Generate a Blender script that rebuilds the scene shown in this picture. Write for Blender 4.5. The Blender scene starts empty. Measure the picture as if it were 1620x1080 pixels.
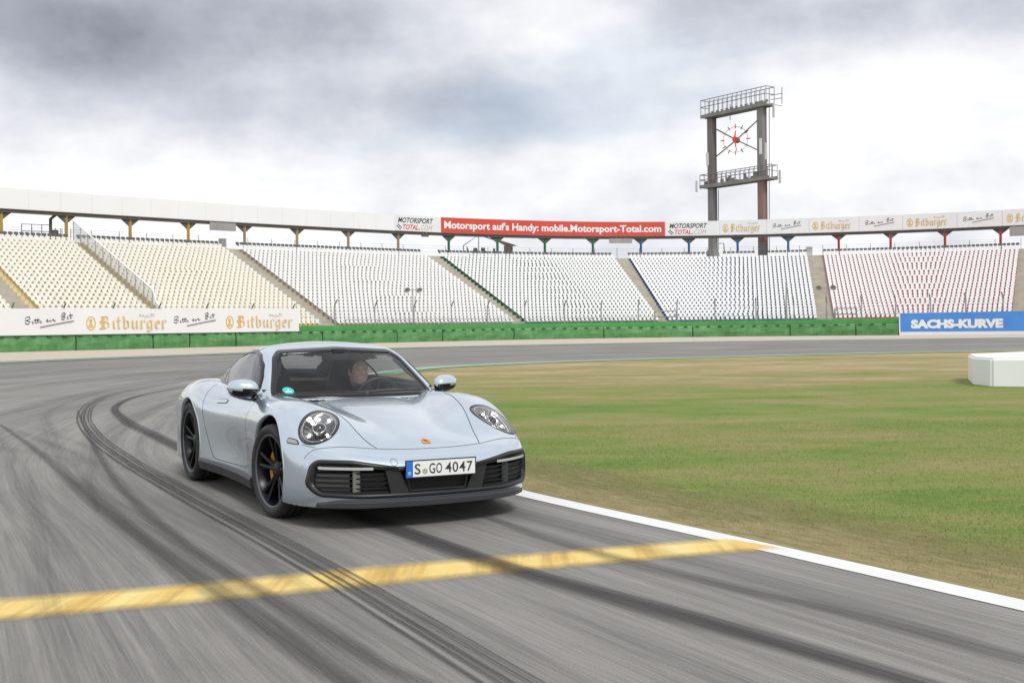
import bpy, bmesh, math, random
import numpy as np
from mathutils import Vector, Matrix

random.seed(7)
rng = np.random.default_rng(7)
S = bpy.context.scene
COL = S.collection

# ------------------------------------------------------------------ camera
FPX, CAM_H = 1830.0, 1.37                       # focal length in photo pixels (1620 wide), eye height
PITCH, ROLL = -math.atan(24.5 / FPX), math.radians(0.75)
cp_, sp_, cr_, sr_ = math.cos(PITCH), math.sin(PITCH), math.cos(ROLL), math.sin(ROLL)
cam_data = bpy.data.cameras.new('camera')
cam = bpy.data.objects.new('camera', cam_data)
COL.objects.link(cam)
cam_data.sensor_width = 36.0
cam_data.lens = 36.0 * FPX / 1620.0
cam_data.clip_start, cam_data.clip_end = 0.1, 3000.0
_F = Vector((0, cp_, sp_)); _U0 = Vector((0, -sp_, cp_)); _R0 = Vector((1, 0, 0))
_R = cr_ * _R0 - sr_ * _U0
_U = sr_ * _R0 + cr_ * _U0
_m = Matrix((_R, _U, -_F)).transposed().to_4x4()
_m.translation = Vector((0, 0, CAM_H))
cam.matrix_world = _m
S.camera = cam

def at(px, py, z=0.0):
    """Where the line of sight through a photo pixel meets height z."""
    a, b = (px - 810) / FPX, -(py - 540) / FPX
    u, v = cr_ * a + sr_ * b, -sr_ * a + cr_ * b
    wy, wz = cp_ - v * sp_, sp_ + v * cp_
    t = (z - CAM_H) / wz
    return (u * t, wy * t)

def proj(X, Y, Z):
    X = np.asarray(X, float); Y = np.asarray(Y, float); Z = np.asarray(Z, float) - CAM_H
    d = Y * cp_ + Z * sp_; v = -Y * sp_ + Z * cp_
    return 810 + FPX * (cr_ * X - sr_ * v) / d, 540 - FPX * (sr_ * X + cr_ * v) / d

# ------------------------------------------------------------------ sky and sun
SUN_EL, SUN_AZ = math.radians(48), math.radians(158)       # azimuth from +Y towards +X
W = bpy.data.worlds.new('World'); S.world = W; W.use_nodes = True
nt = W.node_tree; nt.nodes.clear(); N = nt.nodes.new; L = nt.links.new
out = N('ShaderNodeOutputWorld'); bg = N('ShaderNodeBackground'); bg.inputs['Strength'].default_value = 0.1
L(bg.outputs[0], out.inputs['Surface'])
sky = N('ShaderNodeTexSky'); sky.sky_type = 'NISHITA'; sky.sun_disc = False
sky.sun_elevation = SUN_EL; sky.sun_rotation = SUN_AZ; sky.air_density = 1.0; sky.dust_density = 1.5
tc = N('ShaderNodeTexCoord')

def wmath(op, a, b=None, c=None, clamp=False):
    n = N('ShaderNodeMath'); n.operation = op; n.use_clamp = clamp
    for i, v in enumerate((a, b, c)):
        if v is None: continue
        if isinstance(v, (int, float)): n.inputs[i].default_value = v
        else: L(v, n.inputs[i])
    return n.outputs[0]

def wramp(fac, stops, interp='EASE'):
    n = N('ShaderNodeValToRGB'); n.color_ramp.interpolation = interp
    e = n.color_ramp.elements
    while len(e) < len(stops): e.new(0.5)
    for el, (p, c) in zip(e, stops): el.position = p; el.color = (*c, 1)
    L(fac, n.inputs[0]); return n.outputs[0]

def wmix(fac, a, b, blend='MIX'):
    n = N('ShaderNodeMix'); n.data_type = 'RGBA'; n.blend_type = blend
    for i, v in ((0, fac), (6, a), (7, b)):
        if isinstance(v, (int, float)): n.inputs[i].default_value = v
        elif isinstance(v, tuple): n.inputs[i].default_value = (*v, 1)
        else: L(v, n.inputs[i])
    return n.outputs[2]

sep = N('ShaderNodeSeparateXYZ'); L(tc.outputs['Generated'], sep.inputs[0])
zc = wmath('MAXIMUM', sep.outputs['Z'], 0.0)
den = wmath('ADD', zc, 0.16)
comb = N('ShaderNodeCombineXYZ')                                   # cloud layer seen in perspective
L(wmath('DIVIDE', sep.outputs['X'], den), comb.inputs[0]); L(wmath('DIVIDE', sep.outputs['Y'], den), comb.inputs[1])
comb.inputs[2].default_value = 3.7

def wnoise(vec, scale, detail, rough, dist=0.0, off=(0, 0, 0)):
    mp = N('ShaderNodeMapping'); mp.inputs['Location'].default_value = off; L(vec, mp.inputs[0])
    n = N('ShaderNodeTexNoise'); n.inputs['Scale'].default_value = scale; n.inputs['Detail'].default_value = detail
    n.inputs['Roughness'].default_value = rough; n.inputs['Distortion'].default_value = dist
    L(mp.outputs[0], n.inputs['Vector']); return n.outputs['Fac']

n_big = wnoise(comb.outputs[0], 0.55, 5, 0.52, 0.3, (1.3, 0.4, 0))
puff = N('ShaderNodeMapping'); puff.inputs['Scale'].default_value = (1.0, 1.0, 1.75); L(tc.outputs['Generated'], puff.inputs[0])
n_mid = wmath('ADD', wmath('MULTIPLY', wnoise(puff.outputs[0], 4.4, 10, 0.52, 0.0, (2.3, 0.7, 1.1)), 0.70), wmath('MULTIPLY', wnoise(puff.outputs[0], 12.0, 8, 0.60, 0.0, (5.3, 1.7, 0.1)), 0.30))
# three large cloud banks where the photograph has them (directions on the sky), ragged by the noise
warp = N('ShaderNodeTexNoise'); warp.inputs['Scale'].default_value = 5.0; warp.inputs['Detail'].default_value = 6; warp.inputs['Roughness'].default_value = 0.6
L(tc.outputs['Generated'], warp.inputs['Vector'])
def bank(px, py, sx, sy, gain):
    a, b = (px - 810) / FPX, -(py - 515) / FPX
    dx = wmath('DIVIDE', wmath('SUBTRACT', wmath('DIVIDE', sep.outputs['X'], wmath('MAXIMUM', sep.outputs['Y'], 0.05)), a), sx)
    dz = wmath('DIVIDE', wmath('SUBTRACT', wmath('DIVIDE', sep.outputs['Z'], wmath('MAXIMUM', sep.outputs['Y'], 0.05)), b), sy)
    r2 = wmath('ADD', wmath('MULTIPLY', dx, dx), wmath('MULTIPLY', dz, dz))
    r2 = wmath('ADD', r2, wmath('MULTIPLY', wmath('SUBTRACT', warp.outputs['Fac'], 0.5), 2.6))
    g = wmath('POWER', 2.718, wmath('MULTIPLY', r2, -1.0))
    return wmath('MINIMUM', wmath('MULTIPLY', g, gain), gain)
banks = wmath('ADD', bank(150, 35, 0.17, 0.050, 0.52), bank(380, 190, 0.13, 0.035, 0.20))
banks = wmath('ADD', banks, bank(790, 160, 0.12, 0.030, 0.24))
banks = wmath('ADD', banks, bank(1380, 30, 0.22, 0.045, 0.34))
banks = wmath('ADD', banks, bank(560, 10, 0.10, 0.03, 0.22))
banks = wmath('SUBTRACT', banks, bank(980, 60, 0.07, 0.035, 0.30))
banks = wmath('SUBTRACT', banks, bank(1450, 200, 0.16, 0.05, 0.22))
elev = wmath('MULTIPLY', wmath('SUBTRACT', zc, 0.02), 0.9, clamp=True)
dark = wmath('ADD', banks, wmath('MULTIPLY', wmath('SUBTRACT', n_big, 0.50), 0.40))
dark = wmath('ADD', dark, wmath('MULTIPLY', wmath('SUBTRACT', n_mid, 0.450), 1.5))
dark = wmath('ADD', dark, wmath('MINIMUM', elev, 0.16), clamp=True)
cloud = wramp(dark, [(0.0, (8.1, 8.1, 8.25)), (0.12, (7.4, 7.45, 7.7)), (0.22, (6.6, 6.7, 7.0)), (0.40, (5.0, 5.2, 5.75)), (0.64, (3.4, 3.6, 4.15)), (1.0, (1.9, 2.05, 2.45))], 'LINEAR')
# thin blue gaps higher up, where the clear Nishita sky shows through
gap = wramp(wnoise(comb.outputs[0], 0.9, 4, 0.5, 0.2, (9.0, 5.5, 0)), [(0.60, (0, 0, 0)), (0.74, (1, 1, 1))])
gapf = wmath('MULTIPLY', gap, 0.28)
L(wmix(gapf, cloud, sky.outputs[0]), bg.inputs['Color'])

sun_d = bpy.data.lights.new('sun', 'SUN'); sun_d.energy = 1.5; sun_d.angle = math.radians(14); sun_d.color = (1.0, 0.98, 0.95)
sun = bpy.data.objects.new('sun', sun_d); COL.objects.link(sun)
sdir = Vector((math.sin(SUN_AZ) * math.cos(SUN_EL), math.cos(SUN_AZ) * math.cos(SUN_EL), math.sin(SUN_EL)))
sun.rotation_euler = sdir.to_track_quat('Z', 'Y').to_euler()

S.view_settings.view_transform = 'Standard'; S.view_settings.look = 'None'
S.view_settings.exposure = 0.42; S.view_settings.gamma = 1.0; S.view_settings.use_curve_mapping = False
S.render.engine = 'CYCLES'
S.cycles.max_bounces = 8; S.cycles.transparent_max_bounces = 24; S.cycles.use_denoising = True

# ------------------------------------------------------------------ materials
def mat(name, color, rough=0.6, metal=0.0, **kw):
    m = bpy.data.materials.new(name); m.use_nodes = True
    p = m.node_tree.nodes['Principled BSDF']
    p.inputs['Base Color'].default_value = (*color, 1); p.inputs['Roughness'].default_value = rough
    p.inputs['Metallic'].default_value = metal
    for k, v in kw.items(): p.inputs[k.replace('_', ' ')].default_value = v
    return m

class NT:
    """small node-building helper for a material"""
    def __init__(s, m):
        s.m = m; s.t = m.node_tree; s.p = s.t.nodes['Principled BSDF']; s.out = s.t.nodes['Material Output']
        s.tc = s.t.nodes.new('ShaderNodeTexCoord')
    def link(s, a, b): s.t.links.new(a, b)
    def setin(s, sock, v):
        if isinstance(v, (int, float)): sock.default_value = v
        elif isinstance(v, tuple): sock.default_value = (*v, 1) if len(v) == 3 and sock.type == 'RGBA' else v
        else: s.link(v, sock)
    def mp(s, vec, scale=(1, 1, 1), loc=(0, 0, 0), rot=(0, 0, 0)):
        n = s.t.nodes.new('ShaderNodeMapping'); n.inputs['Scale'].default_value = scale
        n.inputs['Location'].default_value = loc; n.inputs['Rotation'].default_value = rot
        s.link(vec, n.inputs[0]); return n.outputs[0]
    def noise(s, vec, scale=1.0, detail=3, rough=0.5, dist=0.0):
        n = s.t.nodes.new('ShaderNodeTexNoise'); s.link(vec, n.inputs['Vector'])
        n.inputs['Scale'].default_value = scale; n.inputs['Detail'].default_value = detail
        n.inputs['Roughness'].default_value = rough; n.inputs['Distortion'].default_value = dist
        return n.outputs['Fac']
    def ramp(s, fac, stops, interp='LINEAR'):
        n = s.t.nodes.new('ShaderNodeValToRGB'); n.color_ramp.interpolation = interp; e = n.color_ramp.elements
        while len(e) < len(stops): e.new(0.5)
        for el, (p, c) in zip(e, stops):
            el.position = p; el.color = (c, c, c, 1) if isinstance(c, (int, float)) else (*c, 1)
        s.link(fac, n.inputs[0]); return n.outputs[0]
    def math(s, op, a, b=None, clamp=False):
        n = s.t.nodes.new('ShaderNodeMath'); n.operation = op; n.use_clamp = clamp
        s.setin(n.inputs[0], a)
        if b is not None: s.setin(n.inputs[1], b)
        return n.outputs[0]
    def mix(s, fac, a, b, blend='MIX'):
        n = s.t.nodes.new('ShaderNodeMix'); n.data_type = 'RGBA'; n.blend_type = blend
        s.setin(n.inputs[0], fac); s.setin(n.inputs[6], a); s.setin(n.inputs[7], b); return n.outputs[2]
    def bump(s, h, strength=0.3, dist=0.01):
        n = s.t.nodes.new('ShaderNodeBump'); n.inputs['Strength'].default_value = strength
        n.inputs['Distance'].default_value = dist; s.link(h, n.inputs['Height'])
        s.link(n.outputs[0], s.p.inputs['Normal'])
    def color(s, c): s.setin(s.p.inputs['Base Color'], c)
    def rough(s, c): s.setin(s.p.inputs['Roughness'], c)
    def alpha(s, c): s.setin(s.p.inputs['Alpha'], c)

def weathered(name, c1, c2, rough=0.6, scale=2.0, metal=0.0, bump=0.0, stretch=(1, 1, 1)):
    m = mat(name, c1, rough, metal); n = NT(m)
    v = n.mp(n.tc.outputs['Object'], stretch)
    f = n.noise(v, scale, 6, 0.6)
    n.color(n.mix(n.ramp(f, [(0.35, 0.0), (0.7, 1.0)]), c1, c2))
    n.rough(n.ramp(n.noise(v, scale * 2.3, 4), [(0.3, max(0.02, rough - 0.12)), (0.7, min(1, rough + 0.12))]))
    if bump: n.bump(n.noise(v, scale * 12, 4), bump, 0.01)
    return m

# ------------------------------------------------------------------ object helpers
def tag(o, label=None, cat=None, group=None, kind=None):
    if label: o['label'] = label
    if cat: o['category'] = cat
    if group: o['group'] = group
    if kind: o['kind'] = kind
    return o

def thing(name, label, cat, loc=(0, 0, 0), rotz=0.0, group=None):
    o = bpy.data.objects.new(name, None); o.empty_display_size = 0.3
    o.location = loc; o.rotation_euler = (0, 0, rotz); COL.objects.link(o)
    return tag(o, label, cat, group)

def local_matrix(o):
    return Matrix.LocRotScale(Vector(o.location), o.rotation_euler.to_matrix(), Vector(o.scale))

def world_matrix(o):
    m = local_matrix(o)
    if o.parent: m = world_matrix(o.parent) @ o.matrix_parent_inverse @ m
    return m

def attach(o, parent):
    """o is built in world coordinates; keep it there"""
    if parent is not None:
        o.parent = parent; o.matrix_parent_inverse = world_matrix(parent).inverted()
    return o

def mesh(name, verts, faces, mats, parent=None, smooth=False, midx=None, world=True, uvs=None):
    me = bpy.data.meshes.new(name)
    me.from_pydata([tuple(map(float, v)) for v in verts], [], [tuple(int(i) for i in f) for f in faces])
    if not isinstance(mats, (list, tuple)): mats = [mats]
    for m in mats: me.materials.append(m)
    if midx is not None: me.polygons.foreach_set('material_index', np.asarray(midx, dtype=np.int32))
    if smooth: me.polygons.foreach_set('use_smooth', np.ones(len(me.polygons), bool))
    if uvs is not None:
        ul = me.uv_layers.new(name='UVMap')
        li = np.empty(len(me.loops), np.int32); me.loops.foreach_get('vertex_index', li)
        ul.data.foreach_set('uv', np.asarray(uvs, float)[li].ravel())
    me.update()
    o = bpy.data.objects.new(name, me); COL.objects.link(o)
    if parent is not None:
        o.parent = parent
        if world: o.matrix_parent_inverse = world_matrix(parent).inverted()
    return o

class MB:
    """collects simple solids into ONE mesh"""
    def __init__(s): s.v = []; s.f = []; s.mi = []; s.cur = 0
    def add(s, vs, fs):
        b = len(s.v); s.v += [tuple(v) for v in vs]
        for f in fs: s.f.append(tuple(i + b for i in f)); s.mi.append(s.cur)
        return s
    def box(s, c, size, rz=0.0, M=None):
        hx, hy, hz = size[0] / 2, size[1] / 2, size[2] / 2
        vs = []
        for x, y, z in ((-1, -1, -1), (1, -1, -1), (1, 1, -1), (-1, 1, -1), (-1, -1, 1), (1, -1, 1), (1, 1, 1), (-1, 1, 1)):
            p = Vector((x * hx, y * hy, z * hz))
            if M is not None: p = M @ p
            if rz: p = Matrix.Rotation(rz, 3, 'Z') @ p
            vs.append((p.x + c[0], p.y + c[1], p.z + c[2]))
        return s.add(vs, [(0, 3, 2, 1), (4, 5, 6, 7), (0, 1, 5, 4), (1, 2, 6, 5), (2, 3, 7, 6), (3, 0, 4, 7)])
    def hexa(s, vs): return s.add(vs, [(0, 3, 2, 1), (4, 5, 6, 7), (0, 1, 5, 4), (1, 2, 6, 5), (2, 3, 7, 6), (3, 0, 4, 7)])
    def tube(s, pts, r, n=8, caps=True):
        pts = [Vector(p) for p in pts]; rs = r if isinstance(r, (list, tuple)) else [r] * len(pts)
        base = len(s.v); prev = None
        for i, p in enumerate(pts):
            t = (pts[min(i + 1, len(pts) - 1)] - pts[max(i - 1, 0)]).normalized()
            if prev is None: a = t.orthogonal().normalized()
            else: a = (prev - t * prev.dot(t)).normalized()
            prev = a; b = t.cross(a)
            for k in range(n):
                q = p + (a * math.cos(2 * math.pi * k / n) + b * math.sin(2 * math.pi * k / n)) * rs[i]
                s.v.append(tuple(q))
        for i in range(len(pts) - 1):
            for k in range(n):
                s.f.append((base + i * n + k, base + i * n + (k + 1) % n, base + (i + 1) * n + (k + 1) % n, base + (i + 1) * n + k)); s.mi.append(s.cur)
        if caps:
            s.f.append(tuple(base + k for k in reversed(range(n)))); s.mi.append(s.cur)
            s.f.append(tuple(base + (len(pts) - 1) * n + k for k in range(n))); s.mi.append(s.cur)
        return s
    def lathe(s, prof, n=32, axis='Y', c=(0, 0, 0)):
        """prof: list of (along axis, radius)"""
        base = len(s.v)
        for (h, r) in prof:
            for k in range(n):
                a = 2 * math.pi * k / n
                if axis == 'Y': s.v.append((c[0] + r * math.cos(a), c[1] + h, c[2] + r * math.sin(a)))
                elif axis == 'Z': s.v.append((c[0] + r * math.cos(a), c[1] + r * math.sin(a), c[2] + h))
                else: s.v.append((c[0] + h, c[1] + r * math.cos(a), c[2] + r * math.sin(a)))
        for i in range(len(prof) - 1):
            for k in range(n):
                s.f.append((base + i * n + k, base + i * n + (k + 1) % n, base + (i + 1) * n + (k + 1) % n, base + (i + 1) * n + k)); s.mi.append(s.cur)
        return s
    def build(s, name, mats, parent=None, smooth=False, world=True):
        return mesh(name, s.v, s.f, mats, parent, smooth, s.mi, world)

def catmull(P, n):
    """n samples per span of a Catmull-Rom curve through P"""
    P = [np.array(p, float) for p in P]; P = [2 * P[0] - P[1]] + P + [2 * P[-1] - P[-2]]
    o = []
    for i in range(1, len(P) - 2):
        for t in np.linspace(0, 1, n, endpoint=False):
            a, b, c, d = P[i - 1], P[i], P[i + 1], P[i + 2]
            o.append(0.5 * ((2 * b) + (c - a) * t + (2 * a - 5 * b + 4 * c - d) * t * t + (3 * b - a - 3 * c + d) * t ** 3))
    o.append(P[-2]); return np.array(o)

class Path:
    """plan curve with arc length; normal points to the inside of the bend (towards the track)"""
    def __init__(s, P, n=24):
        s.p = catmull(P, n)[:, :2]; d = np.diff(s.p, axis=0); s.s = np.r_[0, np.cumsum(np.hypot(d[:, 0], d[:, 1]))]
        t = np.gradient(s.p, axis=0); t /= np.hypot(t[:, 0], t[:, 1])[:, None]; s.t = t; s.nrm = np.c_[t[:, 1], -t[:, 0]]
        s.L = s.s[-1]
    def at(s, u, off=0.0):
        u = np.asarray(u, float)
        x = np.interp(u, s.s, s.p[:, 0]); y = np.interp(u, s.s, s.p[:, 1])
        nx = np.interp(u, s.s, s.nrm[:, 0]); ny = np.interp(u, s.s, s.nrm[:, 1])
        return x + nx * off, y + ny * off
    def frame(s, u):
        nx = float(np.interp(u, s.s, s.nrm[:, 0])); ny = float(np.interp(u, s.s, s.nrm[:, 1])); l = math.hypot(nx, ny)
        return Vector((nx / l, ny / l, 0))
    def at_px(s, px, z, off=0.0):
        """arc length where the curve at height z is seen at photo column px"""
        u = np.linspace(0, s.L, 4000); x, y = s.at(u, off); ok = y > 20; q, _ = proj(x[ok], y[ok], np.full(ok.sum(), z))
        return float(np.interp(px, q, u[ok]))

def strip(name, path, u0, u1, prof, mats, parent=None, step=1.0, closed=True, smooth=False, midx=None):
    """sweep a cross-section (off, z) along a plan path"""
    n = max(2, int((u1 - u0) / step) + 1); us = np.linspace(u0, u1, n); V = []; F = []; k = len(prof)
    for u in us:
        for (o, z) in prof:
            x, y = path.at(u, o); V.append((float(x), float(y), z))
    m = k if closed else k - 1; mi = []
    for i in range(n - 1):
        for j in range(m):
            F.append((i * k + j, (i + 1) * k + j, (i + 1) * k + (j + 1) % k, i * k + (j + 1) % k)); mi.append(0 if midx is None else midx[j])
    if closed:
        F.append(tuple(range(k))); F.append(tuple((n - 1) * k + j for j in reversed(range(k)))); mi += [0, 0]
    return mesh(name, V, F, mats, parent, smooth, mi)
# ------------------------------------------------------------------ setting materials
def m_asphalt():
    m = mat('asphalt', (0.17, 0.165, 0.16), 0.85); n = NT(m)
    uv = n.tc.outputs['UV']; ob = n.tc.outputs['Object']
    s1 = n.noise(n.mp(uv, (1.3, 0.035, 1)), 1.0, 5, 0.6)            # broad worn lanes along the direction of travel
    s2 = n.noise(n.mp(uv, (9.0, 0.16, 1)), 1.0, 6, 0.72)             # rubber streaks
    s3 = n.noise(n.mp(uv, (46.0, 0.55, 1)), 1.0, 4, 0.75)             # fine streaks
    s4 = n.noise(n.mp(uv, (130.0, 1.6, 1)), 1.0, 2, 0.8)
    g = n.noise(ob, 120.0, 4, 0.85)                                       # aggregate
    p = n.noise(ob, 0.22, 4, 0.55)
    v = n.math('ADD', n.math('MULTIPLY', s1, 0.30), n.math('MULTIPLY', s2, 0.30))
    v = n.math('ADD', v, n.math('MULTIPLY', s3, 0.26)); v = n.math('ADD', v, n.math('MULTIPLY', s4, 0.12))
    v = n.math('ADD', v, n.math('MULTIPLY', n.math('SUBTRACT', g, 0.5), 0.42))
    v = n.math('ADD', v, n.math('MULTIPLY', n.math('SUBTRACT', p, 0.5), 0.18))
    n.color(n.ramp(v, [(0.33, (0.092, 0.087, 0.082)), (0.44, (0.168, 0.161, 0.149)), (0.52, (0.245, 0.235, 0.215)), (0.64, (0.36, 0.345, 0.315))]))
    n.rough(n.ramp(v, [(0.35, 0.66), (0.6, 0.9)]))
    n.bump(g, 0.35, 0.006)
    m.node_tree.nodes['Principled BSDF'].inputs['Specular IOR Level'].default_value = 0.3
    return m
M_ASPH = m_asphalt()

def turf_noise(n):
    ob = n.tc.outputs['Object']
    return n.noise(n.mp(ob, (0.12, 0.26, 0), loc=(3.1, 0.4, 0)), 1.0, 5, 0.65), n.noise(n.mp(ob, (0.50, 0.95, 0), rot=(0, 0, 0.22)), 1.0, 6, 0.68)
TURF_RAMP = [(0.30, (0.105, 0.185, 0.045)), (0.42, (0.175, 0.245, 0.062)), (0.50, (0.245, 0.255, 0.088)), (0.57, (0.305, 0.26, 0.125)), (0.70, (0.47, 0.375, 0.22))]
def m_grass():
    m = mat('turf', (0.1, 0.13, 0.04), 0.95); n = NT(m)
    ob = n.tc.outputs['Object']; uv = n.tc.outputs['UV']
    big, mid = turf_noise(n)
    fine = n.noise(n.mp(ob, (3.2, 22.0, 1), rot=(0, 0, 0.30)), 1.0, 5, 0.72)
    sp = n.t.nodes.new('ShaderNodeSeparateXYZ'); n.link(ob, sp.inputs[0])
    dry = n.ramp(n.math('MULTIPLY', sp.outputs['Y'], 0.02), [(0.36, 0.0), (0.66, 0.16)])       # the far side of the infield is drier
    v = n.math('ADD', n.math('MULTIPLY', big, 0.50), n.math('MULTIPLY', mid, 0.42)); v = n.math('SUBTRACT', v, 0.02)
    v = n.math('ADD', v, n.math('MULTIPLY', n.math('SUBTRACT', fine, 0.5), 0.44)); v = n.math('ADD', v, dry)
    c = n.ramp(v, TURF_RAMP)
    n.color(c); n.bump(fine, 0.8, 0.03); n.p.inputs['Specular IOR Level'].default_value = 0.1
    return m
M_TURF = m_grass()
M_FIELD = weathered('field', (0.16, 0.18, 0.07), (0.26, 0.23, 0.12), 0.95, 0.05)
M_GRAVEL = weathered('gravel', (0.58, 0.50, 0.40), (0.43, 0.37, 0.30), 0.95, 3.0, bump=0.6)
M_WHITE = weathered('white line paint', (0.80, 0.80, 0.78), (0.70, 0.70, 0.68), 0.55, 3.0)
M_GREENP = weathered('green kerb paint', (0.10, 0.36, 0.16), (0.16, 0.38, 0.20), 0.6, 2.0)

# ------------------------------------------------------------------ ground, track, infield
PAIRS = [((14, -16), (-20, -30)), ((8.6, -5.2), (-24, -14)), ((5.3, 0.9), (-26.5, -3)), ((3.55, 3.85), (-27.5, 3)), ((2.49, 5.64), (-28.2, 7)), ((1.53, 7.26), (-28.7, 10)),
         ((0.05, 9.71), (-29, 14)), ((-1.45, 12.7), (-29, 20)), ((-2.7, 16.6), (-28.6, 28)), ((-3.75, 21), (-27.8, 37)), ((-4.4, 27), (-26.3, 46)),
         ((-4.3, 33), (-23.4, 54.5)), ((-3.1, 38.6), (-18.2, 64)), ((0.2, 42.6), (-9.5, 75.5)), ((4.7, 45.6), (0, 82.3)), ((10.25, 48.1), (10, 86.3)),
         ((15.8, 49.9), (20, 88.3)), ((23, 52), (29, 88.4)), ((35, 55.5), (42, 87)), ((60, 60), (70, 84)), ((110, 60), (110, 80))]
INN = catmull([(*a, 0) for a, b in PAIRS], 10); OUTR = catmull([(*b, 0) for a, b in PAIRS], 10)
def sheet(name, A, B, z, m, parent=None, nu=2, uvs=True, label=None):
    """a flat strip between two plan curves; its UV runs in metres across and along"""
    n = len(A); mid = (A + B) / 2; d = np.r_[0, np.cumsum(np.hypot(*np.diff(mid[:, :2], axis=0).T))]
    V = []; UV = []
    for i in range(n):
        w = float(np.hypot(*(A[i, :2] - B[i, :2])))
        for j in range(nu + 1):
            t = j / nu; p = A[i] * (1 - t) + B[i] * t; V.append((p[0], p[1], z)); UV.append((w * t, d[i]))
    F = [(i * (nu + 1) + j, (i + 1) * (nu + 1) + j, (i + 1) * (nu + 1) + j + 1, i * (nu + 1) + j + 1) for i in range(n - 1) for j in range(nu)]
    o = mesh(name, V, F, m, parent, uvs=UV)
    me = o.data
    if me.polygons[0].normal.z < 0: me.flip_normals()
    if label: o['label'] = label
    return o
ground = mesh('ground', [(-900, -300, -0.03), (900, -300, -0.03), (900, 1500, -0.03), (-900, 1500, -0.03)], [(0, 1, 2, 3)], M_FIELD); tag(ground, 'flat open ground that the circuit and the grandstand stand on', kind='structure')
track = sheet('race_track', INN, OUTR, 0.0, M_ASPH, nu=40); tag(track, 'grey asphalt race track sweeping through a long bend', kind='structure')
def offset_curve(C, d):
    t = np.gradient(C[:, :2], axis=0); t /= np.hypot(t[:, 0], t[:, 1])[:, None]
    o = C.copy(); o[:, 0] += t[:, 1] * d; o[:, 1] -= t[:, 0] * d; return o
# infield: everything to the right of the inner edge
V = [(p[0], p[1], -0.012) for p in INN]; nI = len(V)
far = offset_curve(INN, 1.0)
INX = [(150.0, 60.0), (150.0, -16.0)]
bmx = bmesh.new(); vs = [bmx.verts.new(v) for v in V] + [bmx.verts.new((x, y, -0.012)) for x, y in INX]; bmx.faces.new(vs)
bmesh.ops.triangulate(bmx, faces=bmx.faces[:]); me = bpy.data.meshes.new('infield'); bmx.to_mesh(me); bmx.free(); me.materials.append(M_TURF)
if me.polygons[0].normal.z < 0: me.flip_normals()
infield = bpy.data.objects.new('infield_ground', me); COL.objects.link(infield); tag(infield, 'patchy green and straw coloured turf inside the bend', kind='structure')
# worn brownish verge beside the near inside line
M_VERGE = mat('worn verge', (0.27, 0.22, 0.12), 0.95); n = NT(M_VERGE); uvv = n.tc.outputs['UV']
sp = n.t.nodes.new('ShaderNodeSeparateXYZ'); n.link(uvv, sp.inputs[0])
vn = n.noise(n.mp(uvv, (2.2, 0.8, 1)), 1.0, 5, 0.7); v2 = n.noise(n.mp(uvv, (14, 3, 1)), 1.0, 4, 0.7)
n.color(n.ramp(v2, [(0.3, (0.20, 0.17, 0.085)), (0.6, (0.33, 0.28, 0.14)), (0.75, (0.24, 0.26, 0.10))]))
n.alpha(n.math('MULTIPLY', n.ramp(n.math('ADD', n.math('MULTIPLY', sp.outputs['X'], 0.42), n.math('MULTIPLY', n.math('SUBTRACT', 0.5, vn), 0.9)), [(0.12, 0.92), (0.62, 0.0)]), 1.0))
n.p.inputs['Specular IOR Level'].default_value = 0.1
sheet('verge', offset_curve(INN, 0.01)[10:120], offset_curve(INN, 1.9)[10:120], -0.007, M_VERGE, infield, nu=4)
# painted edges
near_i = [i for i in range(len(INN))]
ins = offset_curve(INN, -0.02); sheet('edge_line', ins, offset_curve(INN, -0.21), 0.004, M_WHITE, track, label='white line painted along the inside edge of the track')
kf = slice(112, 200)
sheet('kerb_strip', offset_curve(INN, 0.75)[kf], offset_curve(INN, -0.01)[kf], 0.004, M_GREENP, track, label='green painted strip beyond the inside white line')
oo = slice(60, 200)
sheet('edge_line', offset_curve(OUTR, 0.75)[oo], offset_curve(OUTR, 0.0)[oo], 0.004, M_WHITE, track, label='white line painted along the outside edge of the track')
sheet('kerb_strip', offset_curve(OUTR, -0.01)[oo], offset_curve(OUTR, -1.5)[oo], 0.004, M_GREENP, track, label='green painted strip outside the outer white line')

WALL = Path([(-62, 44), (-50, 62), (-41, 74.5), (-36.2, 80.6), (-29, 88), (-21.8, 95.6), (-17, 100.4), (-8, 109), (0.3, 115.0), (7, 117.6), (13, 118.6), (20, 118.5), (27, 116.8), (37.5, 111.8), (46, 105.5), (58, 94), (72, 78)])
gu = np.linspace(0, WALL.L, len(OUTR[30:198])); gx, gy = WALL.at(gu, -0.6)
og = offset_curve(OUTR, -1.4)[30:198]
grav = sheet('gravel_trap', og, np.c_[gx, gy, np.zeros(len(gx))], -0.008, M_GRAVEL); tag(grav, 'pale sandy gravel run-off between the track and the green wall', kind='structure')

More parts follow.
